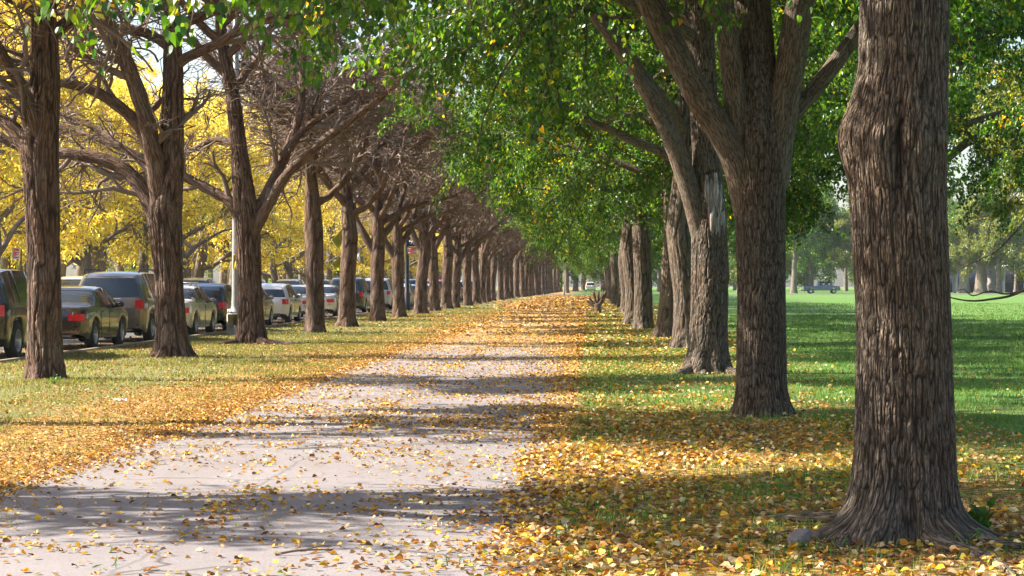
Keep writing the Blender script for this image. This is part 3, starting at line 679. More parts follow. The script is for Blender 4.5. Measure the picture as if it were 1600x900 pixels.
# pale tree on the lawn whose low bough dips towards the grass
Yp = 66.0; pb = np.array([19.0, Yp, 0]); rs = np.random.RandomState(97); proot = empty('park_tree', pb)
tag(proot, 'pale silvery green lawn tree with a long bare bough dipping over the grass', 'tree')
link('trunk', trunk_mesh('trunk', [(0, 0, -.12), (0.1, 0, 2.5), (0, .1, 5), (0, 0, 11)], [.45, .38, .3, .05], 40, .12, .4, .3, 6, 1.0, .012, .06), proot, M['bark_linden'])
out = linden_limbs(rs, 2.0, 10, 8.6, 22, math.pi * 1.05)
tubes(out, (0, 1, 2)).build('branches', M['bark_linden'], proot)
green_crown(rs, 'crown', out, 66, .13, proot, PALE)
for pts, r0, r1 in [([(1860, 330), (1720, 380), (1640, 425), (1590, 458), (1545, 468), (1515, 470), (1490, 466), (1478, 462)], .07, .014), ([(1600, 455), (1570, 459), (1545, 455), (1520, 462), (1505, 452), (1490, 458)], .035, .012), ([(1600, 345), (1560, 390), (1530, 405), (1500, 420)], .035, .012), ([(1590, 300), (1550, 345), (1545, 375)], .03, .012)]:
    P, rad = limb_from(None, np.array([at(*p, Yp) - pb for p in pts]), r0, r1); mb = MB(); mb.tube(P, rad, 8); mb.build('limb', M['bark_linden'], proot)
#@@GROUND
# ----------------------------------------------------------------------------- ground, path, street
PL, PR = -4.3, -0.27           # path edges
KERB, FARKERB = -11.0, -21.6
def litter_colour(k, pos, fine=28.0):
    vo = k.n('TexVoronoi', feature='F1'); vo.inputs['Scale'].default_value = fine * .85; vo.inputs['Randomness'].default_value = 1.0
    dn = k.n('TexNoise'); dn.inputs['Scale'].default_value = fine; k.l(pos, dn.inputs['Vector']); vm = k.n('VectorMath', operation='MULTIPLY_ADD'); k.l(dn.outputs[1], vm.inputs[0]); vm.inputs[1].default_value = (.03, .03, .03); k.l(pos, vm.inputs[2]); k.l(vm.outputs[0], vo.inputs['Vector'])
    sp = k.n('SeparateColor'); k.l(vo.outputs['Color'], sp.inputs[0])
    c = k.ramp(sp.outputs[0], [(0.0, (.06, .035, .018)), (0.22, (.20, .095, .03)), (0.42, (.40, .20, .04)), (0.62, (.50, .29, .06)), (0.80, (.46, .34, .18)), (1.0, (.56, .36, .05))])
    return k.mix(k.math('MULTIPLY', k.maprange(vo.outputs['Distance'], .45, .75), .7), c, (.05, .035, .02))

def ground_mat():
    m, t, o = new_mat('ground_turf'); k = NT(t); pos = k.n('NewGeometry').outputs['Position']
    sx = k.n('SeparateXYZ'); k.l(pos, sx.inputs[0]); X, Y = sx.outputs[0], sx.outputs[1]
    n1 = k.noise(pos, 0.35, 4); n2_ = k.noise(pos, 3.0, 4, .65); n3 = k.noise(pos, 40, 3, .7)
    lawn = k.ramp(n2_, [(.25, (.055, .135, .024)), (.5, (.080, .175, .034)), (.75, (.115, .205, .045))])
    lawn = k.mix(k.math('MULTIPLY', k.maprange(n1, .5, .75), .55), lawn, (.15, .17, .05))
    lawn = k.mix(k.math('MULTIPLY', k.maprange(n3, .35, .75), .5), lawn, (.12, .20, .04))
    dry = k.ramp(n2_, [(.25, (.09, .115, .028)), (.5, (.16, .165, .05)), (.75, (.26, .22, .095))])
    dry = k.mix(k.math('MULTIPLY', k.maprange(n3, .4, .65), .75), dry, (.22, .20, .075)); dry = k.mix(k.math('MULTIPLY', k.maprange(k.noise(pos, 14, 4, .8), .5, .36), .7), dry, (.055, .06, .02))
    left = k.maprange(X, -1.0, -3.0)
    g = k.mix(left, lawn, dry)
    soil = k.math('MULTIPLY', k.maprange(k.math('ABSOLUTE', k.math('SUBTRACT', X, 1.9)), 1.7, .5), k.maprange(k.noise(pos, 1.3, 5, .7), .47, .60)); g = k.mix(k.math('MULTIPLY', soil, .8), g, (.12, .088, .058))
    g = k.mix(k.math('MULTIPLY', k.maprange(k.noise(pos, .22, 5, .6), .52, .66), .45), g, (.17, .16, .07))
    lit = litter_colour(k, pos, 22)
    patch = k.noise(pos, 0.9, 4, .65)
    wv = k.math('SUBTRACT', k.noise(pos, .5, 3), .5)
    xr = k.math('ADD', X, k.math('MULTIPLY', wv, 1.6))
    # litter lies thickest along both edges of the path and under the lindens
    a1 = k.math('MULTIPLY', k.maprange(xr, 5.2, 2.6), k.maprange(X, -1.0, -0.6))
    near = k.maprange(Y, 30, 18); a1 = k.math('MULTIPLY', a1, k.math('ADD', k.math('MULTIPLY', near, .35), .25))
    a2 = k.math('MULTIPLY', k.maprange(xr, -6.6, -4.9), k.maprange(X, -3.2, -3.6))
    a3 = k.math('MULTIPLY', k.maprange(X, -3.5, -4.5), .18)
    am = k.math('ADD', k.math('ADD', a1, a2), a3)
    th = k.math('SUBTRACT', 1.0, am)
    mask = k.maprange(k.math('SUBTRACT', k.math('ADD', k.math('MULTIPLY', patch, .55), k.math('MULTIPLY', n3, .6)), k.math('ADD', k.math('MULTIPLY', th, .62), .18)), -.06, .10)
    far_off = k.maprange(k.math('ABSOLUTE', X), 26, 18)
    mask = k.math('MULTIPLY', mask, far_off)
    c = k.mix(mask, g, lit)
    h = k.math('ADD', n3, k.math('MULTIPLY', k.noise(pos, 120, 2), .6))
    k.l(k.principled(c, .9, 0, k.bump(h, .8, .03), .2), o.inputs[0]); return m

def path_mat():
    m, t, o = new_mat('path_asphalt'); k = NT(t); pos = k.n('NewGeometry').outputs['Position']
    sx = k.n('SeparateXYZ'); k.l(pos, sx.inputs[0]); X, Y = sx.outputs[0], sx.outputs[1]
    n1 = k.noise(pos, .6, 5, .6); n2_ = k.noise(pos, 90, 3, .7); n4 = k.noise(k.scaled(pos, (1.2, .25, 1)), 1.5, 4, .6)
    c = k.ramp(n1, [(.3, (.136, .120, .131)), (.7, (.190, .168, .180))])
    c = k.mix(k.math('MULTIPLY', k.maprange(n2_, .35, .7), .35), c, (.42, .38, .37))
    c = k.mix(k.math('MULTIPLY', k.maprange(n2_, .45, .28), .45), c, (.14, .12, .12))
    c = k.mix(k.math('MULTIPLY', k.maprange(n4, .5, .66), .45), c, (.165, .135, .125)); n5 = k.noise(pos, 9, 5, .75); c = k.mix(k.math('MULTIPLY', k.maprange(n5, .52, .66), .30), c, (.16, .13, .11))
    vor = k.n('TexVoronoi', feature='DISTANCE_TO_EDGE'); vor.inputs['Scale'].default_value = .42
    dn = k.n('TexNoise'); dn.inputs['Scale'].default_value = 1.4; k.l(pos, dn.inputs['Vector'])
    vm = k.n('VectorMath', operation='ADD'); k.l(pos, vm.inputs[0]); k.l(dn.outputs[1], vm.inputs[1]); k.l(vm.outputs[0], vor.inputs['Vector'])
    crack = k.math('MULTIPLY', k.maprange(vor.outputs['Distance'], .012, .002), k.maprange(k.noise(pos, .5, 2), .45, .6))
    seam = k.maprange(k.math('ABSOLUTE', k.math('ADD', k.math('ADD', X, 2.46), k.math('MULTIPLY', k.math('SUBTRACT', k.noise(pos, .8, 3), .5), .25))), .022, .006)
    c = k.mix(k.math('MAXIMUM', k.math('MULTIPLY', crack, .8), k.math('MULTIPLY', seam, .35)), c, (.05, .042, .038))
    lit = litter_colour(k, pos, 14)
    amt = k.math('ADD', k.math('MULTIPLY', k.maprange(Y, 18, 60), .66), k.math('MULTIPLY', k.maprange(X, -1.3, -.2), .2))
    pn = k.math('ADD', k.math('MULTIPLY', k.noise(pos, .7, 4, .7), .5), k.math('MULTIPLY', k.noise(pos, 16, 3, .75), .6))
    mask = k.maprange(k.math('SUBTRACT', pn, k.math('SUBTRACT', .86, k.math('MULTIPLY', amt, .62))), -.02, .07)
    c = k.mix(mask, c, lit)
    k.l(k.principled(c, .85, 0, k.bump(n2_, .35, .006), .25), o.inputs[0]); return m

def street_mat():
    m, t, o = new_mat('street_asphalt'); k = NT(t); pos = k.n('NewGeometry').outputs['Position']
    n1 = k.noise(pos, .8, 4); n2_ = k.noise(pos, 50, 3); c = k.ramp(n1, [(.3, (.055, .052, .052)), (.7, (.085, .08, .078))])
    sx = k.n('SeparateXYZ'); k.l(pos, sx.inputs[0]); X = sx.outputs[0]
    near = k.math('ADD', k.maprange(X, -13.8, -11.1), k.maprange(X, -19.5, -21.5))
    pn = k.math('ADD', k.math('MULTIPLY', k.noise(pos, 1.0, 4), .5), k.math('MULTIPLY', k.noise(pos, 18, 3, .7), .6))
    mask = k.maprange(k.math('SUBTRACT', pn, k.math('SUBTRACT', .72, k.math('MULTIPLY', near, .3))), -.02, .08)
    c = k.mix(mask, c, litter_colour(k, pos, 20))
    k.l(k.principled(c, .85, 0, k.bump(n2_, .3, .006), .25), o.inputs[0]); return m
M['ground'], M['path'], M['street'] = ground_mat(), path_mat(), street_mat()
M['kerb'] = simple('kerb_concrete', (.24, .19, .14), .85, 0, .2, 0, .2, 3)

def sheet(name, xs, ys, zf, mat, kind='structure'):
    X, Yg = np.meshgrid(xs, ys, indexing='ij'); Z = zf(X, Yg); V = np.stack([X, Yg, Z], -1).reshape(-1, 3); ny = len(ys)
    i, j = np.meshgrid(np.arange(len(xs) - 1), np.arange(ny - 1), indexing='ij'); a = (i * ny + j).ravel()
    return tag(link(name, mesh_np(name, V, [np.stack([a, a + ny, a + ny + 1, a + 1], -1)]), None, mat), kind=kind)
sheet('ground', np.linspace(-600, 600, 41), np.linspace(-60, 900, 41), lambda x, y: x * 0, M['ground'])
# the path: an asphalt sheet with crumbled, wavering edges
ys = np.concatenate([np.arange(-8, 60, .12), np.arange(60, 262, .6)]); L_ = PL + (n2(ys, ys * 0, 1.6, 2.0) - .5) * .75 + (n2(ys, ys * 0, .35, 5.0) - .5) * .14; R_ = PR + (n2(ys, ys * 0, 1.3, 8.0) - .5) * .4 + (n2(ys, ys * 0, .3, 9.0) - .5) * .10
us = np.linspace(0, 1, 13); Xp = L_[None] + (R_ - L_)[None] * us[:, None]; Yp_ = np.repeat(ys[None], 13, 0); V = np.stack([Xp, Yp_, np.full_like(Xp, .006)], -1).reshape(-1, 3)
i, j = np.meshgrid(np.arange(12), np.arange(len(ys) - 1), indexing='ij'); a = (i * len(ys) + j).ravel(); ny = len(ys)
tag(link('path', mesh_np('path', V, [np.stack([a, a + ny, a + ny + 1, a + 1], -1)]), None, M['path']), kind='structure')
sheet('street', np.linspace(FARKERB, KERB - .15, 6), np.linspace(-50, 420, 60), lambda x, y: x * 0 + .004, M['street'])
sheet('cross_street', np.linspace(-300, 300, 40), np.linspace(282, 294, 4), lambda x, y: x * 0 + .008, simple('cross_street_asphalt', (.07, .066, .064), .85))
for (x, nm) in ((KERB, 'kerb'), (FARKERB, 'kerb')):
    mb = MB()
    for q in range(100): mb.box((x - .075, -20 + q * 3.0, .01), (.15, 2.985, .12), None, .015)
    tag(mb.build(nm, M['kerb'], None, False), kind='structure')

# ----------------------------------------------------------------------------- fallen leaves and grass
def scatter(rs, n, x0, x1, y0, y1, dens):
    """n candidates spread evenly over the ground, kept with probability dens(x, y)."""
    x = rs.uniform(x0, x1, n); y = rs.uniform(y0, y1, n); k = rs.rand(n) < dens(x, y); return x[k], y[k]
def dens_leaf(x, y):
    patch = n2(x, y, .9, 1.0); patch2 = n2(x, y, .28, 4.0); big = n2(x, y, 3.5, 6.0)
    wave = (n2(x, y, 1.4, 3.0) - .5) * .9
    near = np.clip((24 - y) / 12, 0, 1)
    d = np.zeros_like(x)
    onp = (x > PL) & (x < PR)
    pd = .05 + .30 * np.clip(patch * .6 + patch2 * .5 - .52, 0, 1) * 4 + .05 * np.clip((y - 18) / 20, 0, 1) * 2
    pd += .75 * np.exp(-((PR - x + wave * .5) / (.38 + .25 * near)).clip(0, 9)) * (.4 + patch) + .8 * np.exp(-((x - PL + wave * .35) / .22).clip(0, 9))
    sm = x + 2.46 + (patch - .5) * .25
    pd += .55 * np.exp(-(sm / .13) ** 2) * np.clip(n2(x, y, 1.1, 12.0) - .42, 0, 1) * 4
    d = np.where(onp, pd, d)
    ver = (x >= PR)
    vd = np.clip((4.8 + wave * 2 - x) / 2.5, .04, 1) * np.clip(.06 + 1.8 * np.clip(patch * .6 + patch2 * .5 - .39, 0, 1), 0, 1) * np.where(y < 23, 1.1, np.where(y < 36, .70, .95))
    vd = vd + np.where(y > 34, .22, 0) * np.clip((4.5 - x) / 2, 0, 1) + .7 * np.exp(-((x - PR + wave * .6) / .45).clip(0, 9)) * (.3 + patch)
    vd = np.where(x > 5.5, .045, vd)
    d = np.where(ver, vd, d)
    lv = (x <= PL); ld = (np.exp(-((PL - x + wave) / np.where(y < 26, .75, .5)).clip(0, 9)) * 1.0 + .13 + .9 * np.clip(big - .48, 0, 1)) * np.clip(.25 + 1.5 * patch, 0, 1)
    return np.clip(np.where(lv, ld, d), 0, 1)
LITTER = [(2.8, (.62, .36, .025)), (3.2, (.48, .21, .022)), (2.8, (.50, .34, .155)), (2.2, (.62, .48, .27)), (3.0, (.28, .125, .035)), (1.6, (.15, .075, .035)), (.7, (.70, .52, .08)), (.25, (.25, .30, .04))]
SMALL = [(1.8, (.52, .29, .04)), (4, (.40, .175, .03)), (4, (.25, .11, .03)), (2.2, (.50, .36, .19)), (1, (.24, .12, .05)), (1, (.66, .48, .08))]
def litter(name, rs, zones, table, label, zlift=.012, exclude=None):
    P, S = [], []
    for (n, x0, x1, y0, y1, size, w) in zones:
        x, y = scatter(rs, n, x0, x1, y0, y1, dens_leaf); P.append(np.stack([x, y, zlift + rs.rand(len(x)) ** 2 * w], -1)); S.append(rs.uniform(.6, 1.25, len(x)) * size)
    P = np.vstack(P); S = np.concatenate(S); n = len(P); a = rs.rand(n) * 6.283
    A = np.stack([np.cos(a), np.sin(a), rs.normal(0, .22, n)], -1); N_ = rs.normal(0, .38, (n, 3)) + [0, 0, 1]
    me = leaf_mesh(name, P, A, N_, S, pick_colours(rs, n, table), .95, .16)
    o = link(name, me, None, M['leaf_fallen']); tag(o, label, 'fallen leaves', None, 'stuff'); return o
rs = np.random.RandomState(101)
litter('fallen_leaves', rs, [(34000, -.6, 4.2, 10.2, 24, .053, .03), (30000, -.6, 6.5, 24, 45, .052, .03), (20000, -.5, 5.5, 45, 90, .09, .03), (5000, 4.2, 12, 12, 45, .075, .03), (24000, -4.4, -.2, 10.2, 26, .042, .015), (46000, -4.5, -.2, 20, 60, .046, .015), (9000, -4.5, -.2, 60, 120, .11, .02), (9000, -4.5, -.2, 120, 262, .20, .02), (9000, -.3, 5, 90, 260, .16, .03)],
       LITTER, 'broad yellow and tan leaves strewn over the path and under the lindens')
litter('small_fallen_leaves', rs, [(44000, -7.6, -4.0, 11, 30, .034, .025), (46000, -11, -4.0, 30, 62, .044, .025), (12000, -11, -4.0, 62, 120, .09, .025), (7000, -11, -4.0, 120, 262, .18, .025), (6000, -13.5, -11.1, 40, 110, .06, .02)],
       SMALL, 'fine orange and tan leaves carpeting the street side edge of the path')

def grass_obj(name, rs, zones, label, cols):
    P, S, W = [], [], []
    for (n, x0, x1, y0, y1, hgt, wid, thin) in zones:
        x = rs.uniform(x0, x1, n); y = rs.uniform(y0, y1, n); cl = n2(x, y, .32, 21.0) * .55 + n2(x, y, 1.3, 23.0) * .6
        k = (rs.rand(n) < np.clip((cl - .62 + thin) * 3.0, .14, 1)) & ~((x > PL - .05) & (x < PR + .05)); x, y = x[k], y[k]
        P.append(np.stack([x, y, np.zeros(len(x))], -1)); S.append(rs.uniform(.5, 1.2, len(x)) * hgt); W.append(np.full(len(x), wid))
    P = np.vstack(P); S = np.concatenate(S); W = np.concatenate(W); n = len(P); a = rs.rand(n) * 6.283; lean = rs.normal(0, .45, (n, 2))
    side = np.stack([np.cos(a), np.sin(a), np.zeros(n)], -1) * W[:, None]; top = P + np.stack([lean[:, 0] * S, lean[:, 1] * S, S], -1)
    mid = P * .5 + top * .5 + np.stack([-lean[:, 0] * S * .12, -lean[:, 1] * S * .12, S * .06], -1)
    V = np.stack([P - side, P + side, mid + side * .7, mid - side * .7, top], 1); F = np.arange(n)[:, None] * 5
    C = pick_colours(rs, n, cols)
    me = mesh_np(name, V.reshape(-1, 3), [F + np.array([[0, 1, 2, 3]]), F + np.array([[3, 2, 4]])], {'col': ('FLOAT_COLOR', np.repeat(C, 5, 0))}, False)
    o = link(name, me, None, M['grass']); tag(o, label, 'grass', None, 'stuff'); return o
GR = [(4, (.085, .190, .032)), (3, (.12, .215, .040)), (2, (.065, .150, .028)), (1.2, (.20, .20, .065))]
GD = [(3, (.13, .15, .035)), (3, (.21, .185, .065)), (2.6, (.29, .225, .11)), (1.6, (.085, .13, .025))]
grass_obj('lawn_grass', rs, [(70000, -.3, 4.6, 10.3, 26, .07, .0035, .06), (60000, -.2, 12, 26, 50, .07, .006, .28), (50000, -.2, 26, 50, 100, .08, .012, .30), (16000, 3.6, 9, 12, 26, .07, .004, .22), (14000, 10, 34, 100, 160, .08, .02, .3)],
          'short green grass of the lawn coming up through the leaves', GR)
grass_obj('dry_grass', rs, [(46000, -9, -4.4, 13, 32, .05, .004, .10), (22000, -11, -7, 24, 33, .055, .005, .14), (80000, -11, -4.4, 32, 62, .055, .007, .2), (34000, -11, -4.4, 62, 130, .06, .013, .18)], 'sparse dry grass between the path and the parked cars', GD)
# a few ragged tufts growing from the seam of the path
P = []; 
for (px, py, m) in [(172, 888, 9), (905, 868, 34), (930, 790, 30), (690, 885, 14), (880, 740, 30)]:
    c = at(px, py, 4950 / (py - 443)); P.append(np.stack([rs.normal(c[0], .10, m), rs.normal(c[1], .07, m), np.zeros(m)], -1))
P = np.vstack(P); n = len(P); A = rs.normal(0, .5, (n, 3)) + [0, 0, 1]; 
tag(link('grass_tufts', leaf_mesh('grass_tufts', P, A, rs.normal(0, 1, (n, 3)), rs.uniform(.03, .075, n), pick_colours(rs, n, GR), .10, .05), None, M['grass']), 'ragged green tufts of grass poking through the leaves by the path', 'grass', None, 'stuff')
# ----------------------------------------------------------------------------- small things on the ground
M['rock'] = bark_mat('grey_rock', (.34, .31, .30), (.20, .17, .16), (.30, .27, .25), 6, 6, .5)
def rock(name, label, loc, size, seed, mat):
    rs = np.random.RandomState(seed); n, k = 14, 22; ph = np.linspace(0.02, math.pi - .02, n); th = np.arange(k) * 2 * np.pi / k; Pp, T = np.meshgrid(ph, th, indexing='ij')
    d = np.stack([np.sin(Pp) * np.cos(T), np.sin(Pp) * np.sin(T), np.cos(Pp)], -1)
    r = 1.0 + .7 * (vnoise(d * 1.5 + seed) - .5) + .25 * (vnoise(d * 4 + seed) - .5)
    for _ in range(7):                                                 # a few flat broken faces
        nn = unit(rs.normal(0, 1, 3)); c = rs.uniform(.62, .85); dt = (d * nn).sum(-1); r = np.where(dt > .05, np.minimum(r, c / np.maximum(dt, .05)), r)
    V = (d * r[..., None] * np.array(size)).reshape(-1, 3); a = np.arange(k); b = (a + 1) % k; rows = np.arange(n - 1)[:, None] * k
    me = mesh_np(name, V, [np.stack([rows + a, rows + k + a, rows + k + b, rows + b], -1).reshape(-1, 4)], {'bk': ('FLOAT_VECTOR', V)}, False)
    o = link(name, me, None, mat); o.location = loc; tag(o, label, 'rock'); return o
g = lambda px, py: at(px, py, 4950 / (py - VY))
M['rock2'] = bark_mat('brown_rock', (.26, .19, .15), (.14, .10, .08), (.22, .17, .14), 6, 6, .5)
p = g(1247, 853); rock('rock', 'grey angular rock lying in the leaves by the foot of the nearest linden', (p[0], p[1], .035), (.085, .07, .065), 3, M['rock'])
p = g(1268, 846); rock('rock', 'small brown rock touching the grey rock by the nearest linden', (p[0] + .03, p[1] + .03, .025), (.075, .055, .045), 8, M['rock2'])
p = g(262, 556); rock('rock', 'pale stone lying against the foot of the locust between the sedan and the suv', (p[0], p[1] - .25, .04), (.14, .10, .08), 5, M['rock'])
# a broken branch beside the rocks
p0, p1 = g(1318, 826), g(1206, 818)
mb = MB(); P = spline([p0 + [0, .12, .05], (p0 * .6 + p1 * .4) + [0, .02, .055], (p0 * .25 + p1 * .75) + [0, 0, .045], p1 + [0, 0, .03]], 6); mb.tube(P, np.linspace(.038, .020, len(P)), 12)
tag(mb.build('fallen_branch', M['bark_linden']), 'broken brown branch lying behind the grey rock at the nearest linden', 'branch')
# spreading roots of the nearest linden (parts of it)
b1 = np.array(R1.location)
for pts, r0, r1 in [([(1440, 838), (1455, 850), (1480, 860), (1520, 868), (1555, 880), (1585, 900)], .085, .02), ([(1470, 838), (1510, 846), (1555, 855), (1600, 858), (1650, 860)], .075, .015), ([(1350, 835), (1325, 846), (1312, 856)], .10, .03)]:
    P = np.array([g(*q) - b1 for q in pts]); P[:, 2] = np.linspace(.055, .0, len(P)); P, rad = limb_from(None, P, r0, r1)
    V = MB(); V.tube(P, rad, 14); o = V.build('root', M['bark_linden'], R1); o.scale = (1, 1, .8)
for (tree, Y, lst) in [(R3, 35.4, [([(1085, 580), (1060, 586), (1048, 590)], .14, .03), ([(1125, 580), (1142, 584), (1150, 588)], .14, .04), ([(1100, 586), (1095, 592)], .13, .04)]), (L3, 52.7, [([(400, 537), (430, 540), (470, 541), (490, 540)], .15, .02), ([(380, 537), (360, 540), (345, 541)], .10, .02)]), (L2, 42.8, [([(255, 555), (240, 556), (228, 556)], .12, .03)])]:
    bb = np.array(tree.location)
    for pts, r0, r1 in lst:
        P = np.array([at(px, VY, Y) - bb for px, py in pts]); P[:, 2] = np.linspace(.06, -.02, len(P)); P[:, 1] = [-(py - pts[0][1]) * Y * Y / 4950 * .5 for px, py in pts]
        P, rad = limb_from(None, P, r0, r1); V = MB(); V.tube(P, rad, 12); V.build('root', M['bark_linden'] if tree is R3 else M['bark_locust'], tree)
# twigs on the ground
rs = np.random.RandomState(131)
TW = [((1130, 655), (1195, 655)), ((1150, 690), (1200, 700)), ((985, 805), (1040, 790)), ((1195, 850), (1232, 832)), ((1480, 865), (1530, 850)), ((1040, 690), (1085, 700)), ((1560, 850), (1598, 838)), ((430, 870), (520, 862)), ((955, 527), (985, 526))]
for i, (a_, b_) in enumerate(TW):
    pa, pb_ = g(*a_), g(*b_); P = spline([pa + [0, 0, .015], (pa + pb_) / 2 + rs.normal(0, .04, 3) * [1, 1, 0] + [0, 0, .03], pb_ + [0, 0, .012]], 5); mb = MB(); mb.tube(P, np.linspace(.009, .004, len(P)), 6)
    q = (pa + pb_) / 2; mb.tube([q + [0, 0, .025], q + [.08, .10, .035], q + [.12, .22, .02]], [.005, .004, .003], 5)
    tag(mb.build('fallen_twig', M['twig']), ['thin dead twig lying among fallen leaves on the lawn side of the path', 'dry twig lying across the bare asphalt near the camera', 'dark stick lying on the grass halfway along the linden row'][0 if i < 7 else i - 6], 'twig', 'fallen twigs')
# weeds at the foot of the nearest linden
def weed(name, label, loc, n, hgt, leaf, seed):
    rs = np.random.RandomState(seed); root = empty(name, loc); tag(root, label, 'weed'); mb = MB(); P, A, N_ = [], [], []
    for j in range(n):
        a = rs.rand() * 6.28; tip = np.array([math.cos(a) * rs.uniform(.05, .14), math.sin(a) * rs.uniform(.05, .14), hgt * rs.uniform(.6, 1.1)]); S = spline([[0, 0, 0], tip * [.35, .35, .6], tip], 5); mb.tube(S, np.linspace(.004, .002, len(S)), 5)
        for q in range(5): P.append(S[-1 - q * 2] + rs.normal(0, .012, 3)); A.append(rs.normal(0, .6, 3) + [0, 0, .1]); N_.append(rs.normal(0, .4, 3) + [0, 0, 1])
    mb.build('stem', M['grass_stem'], root); P = np.array(P)
    link('leaves', leaf_mesh('leaves', P, np.array(A), np.array(N_), rs.uniform(.7, 1.2, len(P)) * leaf, pick_colours(rs, len(P), [(2, (.04, .12, .02)), (1, (.07, .16, .02))]), .9), root, M['leaf_green'])
M['grass_stem'] = simple('green_stem', (.08, .13, .03), .6)
weed('weed_sapling', 'dark green broad leaved sapling sprouting behind the nearest linden roots', g(1538, 838) + [0, .1, 0], 7, .17, .062, 3)
weed('weed_sprig', 'thin pale green weed standing in front of the spreading linden roots', g(1508, 862), 3, .13, .03, 4)
weed('weed_sprig', 'green weed at the base of the linden with the torn wound', g(1160, 588), 8, .22, .06, 5)
weed('weed_sprig', 'small weed growing at the foot of the nearest bare locust', g(83, 601), 5, .14, .05, 6)
# scraps of litter and a small stump with cut shoots
M['paper'] = simple('white_paper', (.75, .76, .78), .6)
for (px, py, s, lab) in [(188, 627, .12, 'crumpled white paper scrap on the leaves before the nearest bare locust'), (775, 481, .16, 'white paper scrap on the far grass below the row of bare locusts')]:
    c = g(px, py); n = 7; rs2 = np.random.RandomState(px); X, Yg = np.meshgrid(np.linspace(-1, 1, n), np.linspace(-1, 1, n), indexing='ij')
    V = np.stack([X * s * .7 + rs2.normal(0, .1 * s, X.shape), Yg * s * .5 + rs2.normal(0, .1 * s, X.shape), np.abs(rs2.normal(.25, .10, X.shape) - .12 * (X * X + Yg * Yg)) * s], -1).reshape(-1, 3)
    i, j = np.meshgrid(np.arange(n - 1), np.arange(n - 1), indexing='ij'); a = (i * n + j).ravel(); o = link('paper_scrap', mesh_np('paper_scrap', V, [np.stack([a, a + n, a + n + 1, a + 1], -1)], None, False), None, M['paper']); o.location = c; tag(o, lab, 'litter')
c = at(934, 443, 108) * [1, 1, 0]; root = empty('cut_stump', c); tag(root, 'small dark many stemmed stump with cut shoots at the lawn edge of the path', 'stump')
mb = MB(); mb.tube(spline([[0, 0, -.05], [0, 0, .25], [-.05, 0, .45]], 5), np.linspace(.20, .15, 11), 10); mb.build('trunk', M['bark_locust'], root)
for (dx, dz, r) in [(-.42, .75, .085), (-.22, 1.05, .08), (.28, .95, .12), (.42, 1.1, .10), (-.55, .62, .07), (.05, 1.1, .06)]:
    mb = MB(); mb.tube(spline([[0, 0, .3], [dx * .55, .05, .3 + (dz - .3) * .4], [dx, .1, dz]], 5), np.linspace(r, r * .8, 11), 8); mb.build('branch', M['bark_locust'], root)

# ----------------------------------------------------------------------------- cars
M['glass'] = simple('car_glass', (.018, .022, .024), .06, 0, .8, .3, .05)
M['tyre'] = simple('tyre_rubber', (.02, .02, .02), .8); M['rim'] = simple('wheel_alloy', (.45, .45, .46), .3, .8)
M['red_lamp'] = simple('red_lamp', (.58, .008, .010), .28, 0, .35, 0, .3, 14); M['clear_lamp'] = simple('clear_lamp', (.75, .75, .75), .12, 0, .6, .4)
M['black'] = simple('black_trim', (.018, .018, .018), .5); M['plate'] = simple('number_plate', (.62, .64, .66), .5)
paint = {}
def car_paint(name, c, metal=.35):
    if name not in paint: paint[name] = simple('paint_' + name, c, .22, metal, .5, 1.0, .06, 2)
    return paint[name]
CARS = {
 'sedan': dict(L=4.75, W=1.80, H=1.44, top=[(0, .96), (.12, 1.00), (.78, 1.03), (1.15, 1.24), (1.55, 1.39), (2.1, 1.44), (2.7, 1.42), (3.0, 1.33), (3.75, .98), (4.45, .86), (4.68, .72), (4.75, .62)], belt=[(0, .90), (.78, .95), (3.7, .93), (4.4, .80), (4.75, .56)],
               side=[(1.02, 1.42), (1.50, 2.28), (2.36, 3.18)], rear=(.84, 1.5), wind=(2.98, 3.72), cap=None, lean=.05, lamp=(.66, .81), wb=(.98, 3.72), wr=.325),
 'suv': dict(L=4.75, W=1.94, H=1.80, top=[(0, 1.68), (.25, 1.755), (.9, 1.80), (2.0, 1.80), (2.6, 1.76), (2.95, 1.66), (3.6, 1.14), (4.4, 1.03), (4.68, .88), (4.75, .74)], belt=[(0, 1.14), (3.6, 1.06), (4.4, .94), (4.75, .68)],
             side=[(.34, 1.16), (1.28, 2.16), (2.26, 3.2)], rear=None, wind=(2.93, 3.58), cap=True, lean=.24, lamp=(.86, 1.10), wb=(.95, 3.72), wr=.37),
 'hatch': dict(L=4.05, W=1.73, H=1.50, top=[(0, 1.32), (.22, 1.42), (.8, 1.50), (1.8, 1.50), (2.2, 1.45), (2.4, 1.38), (3.1, 1.0), (3.75, .88), (4.0, .74), (4.05, .62)], belt=[(0, .98), (3.1, .95), (3.75, .82), (4.05, .56)],
               side=[(.38, .72), (.84, 1.68), (1.78, 2.75)], rear=None, wind=(2.38, 3.08), cap=True, lean=.36, lamp=(.72, 1.0), wb=(.72, 3.25), wr=.31),
}
def wheel(parent, x, y, r, sgn):
    mb = MB(); w = .105
    mb.lathe([(r * .62, -w), (r * .9, -w), (r * .985, -w * .75), (r, -w * .4), (r, w * .4), (r * .985, w * .75), (r * .9, w), (r * .62, w), (r * .60, w * .6)], 28, 'x'); t = mb.build('wheel', M['tyre'], parent); t.location = (x, y, r)
    mb = MB(); mb.lathe([(r * .66, w * .9), (r * .60, w * 1.02), (r * .55, w * .75), (r * .54, -w * .2), (.0, -w * .2)], 28, 'x')
    for q in range(5):
        a = q * 2 * math.pi / 5; mb.box((w * .62, -math.sin(a) * r * .31, math.cos(a) * r * .31), (.03, r * .15, r * .55), rotx(a), .008)
    mb.lathe([(.0, w * .85), (r * .13, w * .8), (r * .15, w * .3)], 14, 'x'); rm = mb.build('rim', M['rim'], t); rm.scale = (sgn, 1, 1)
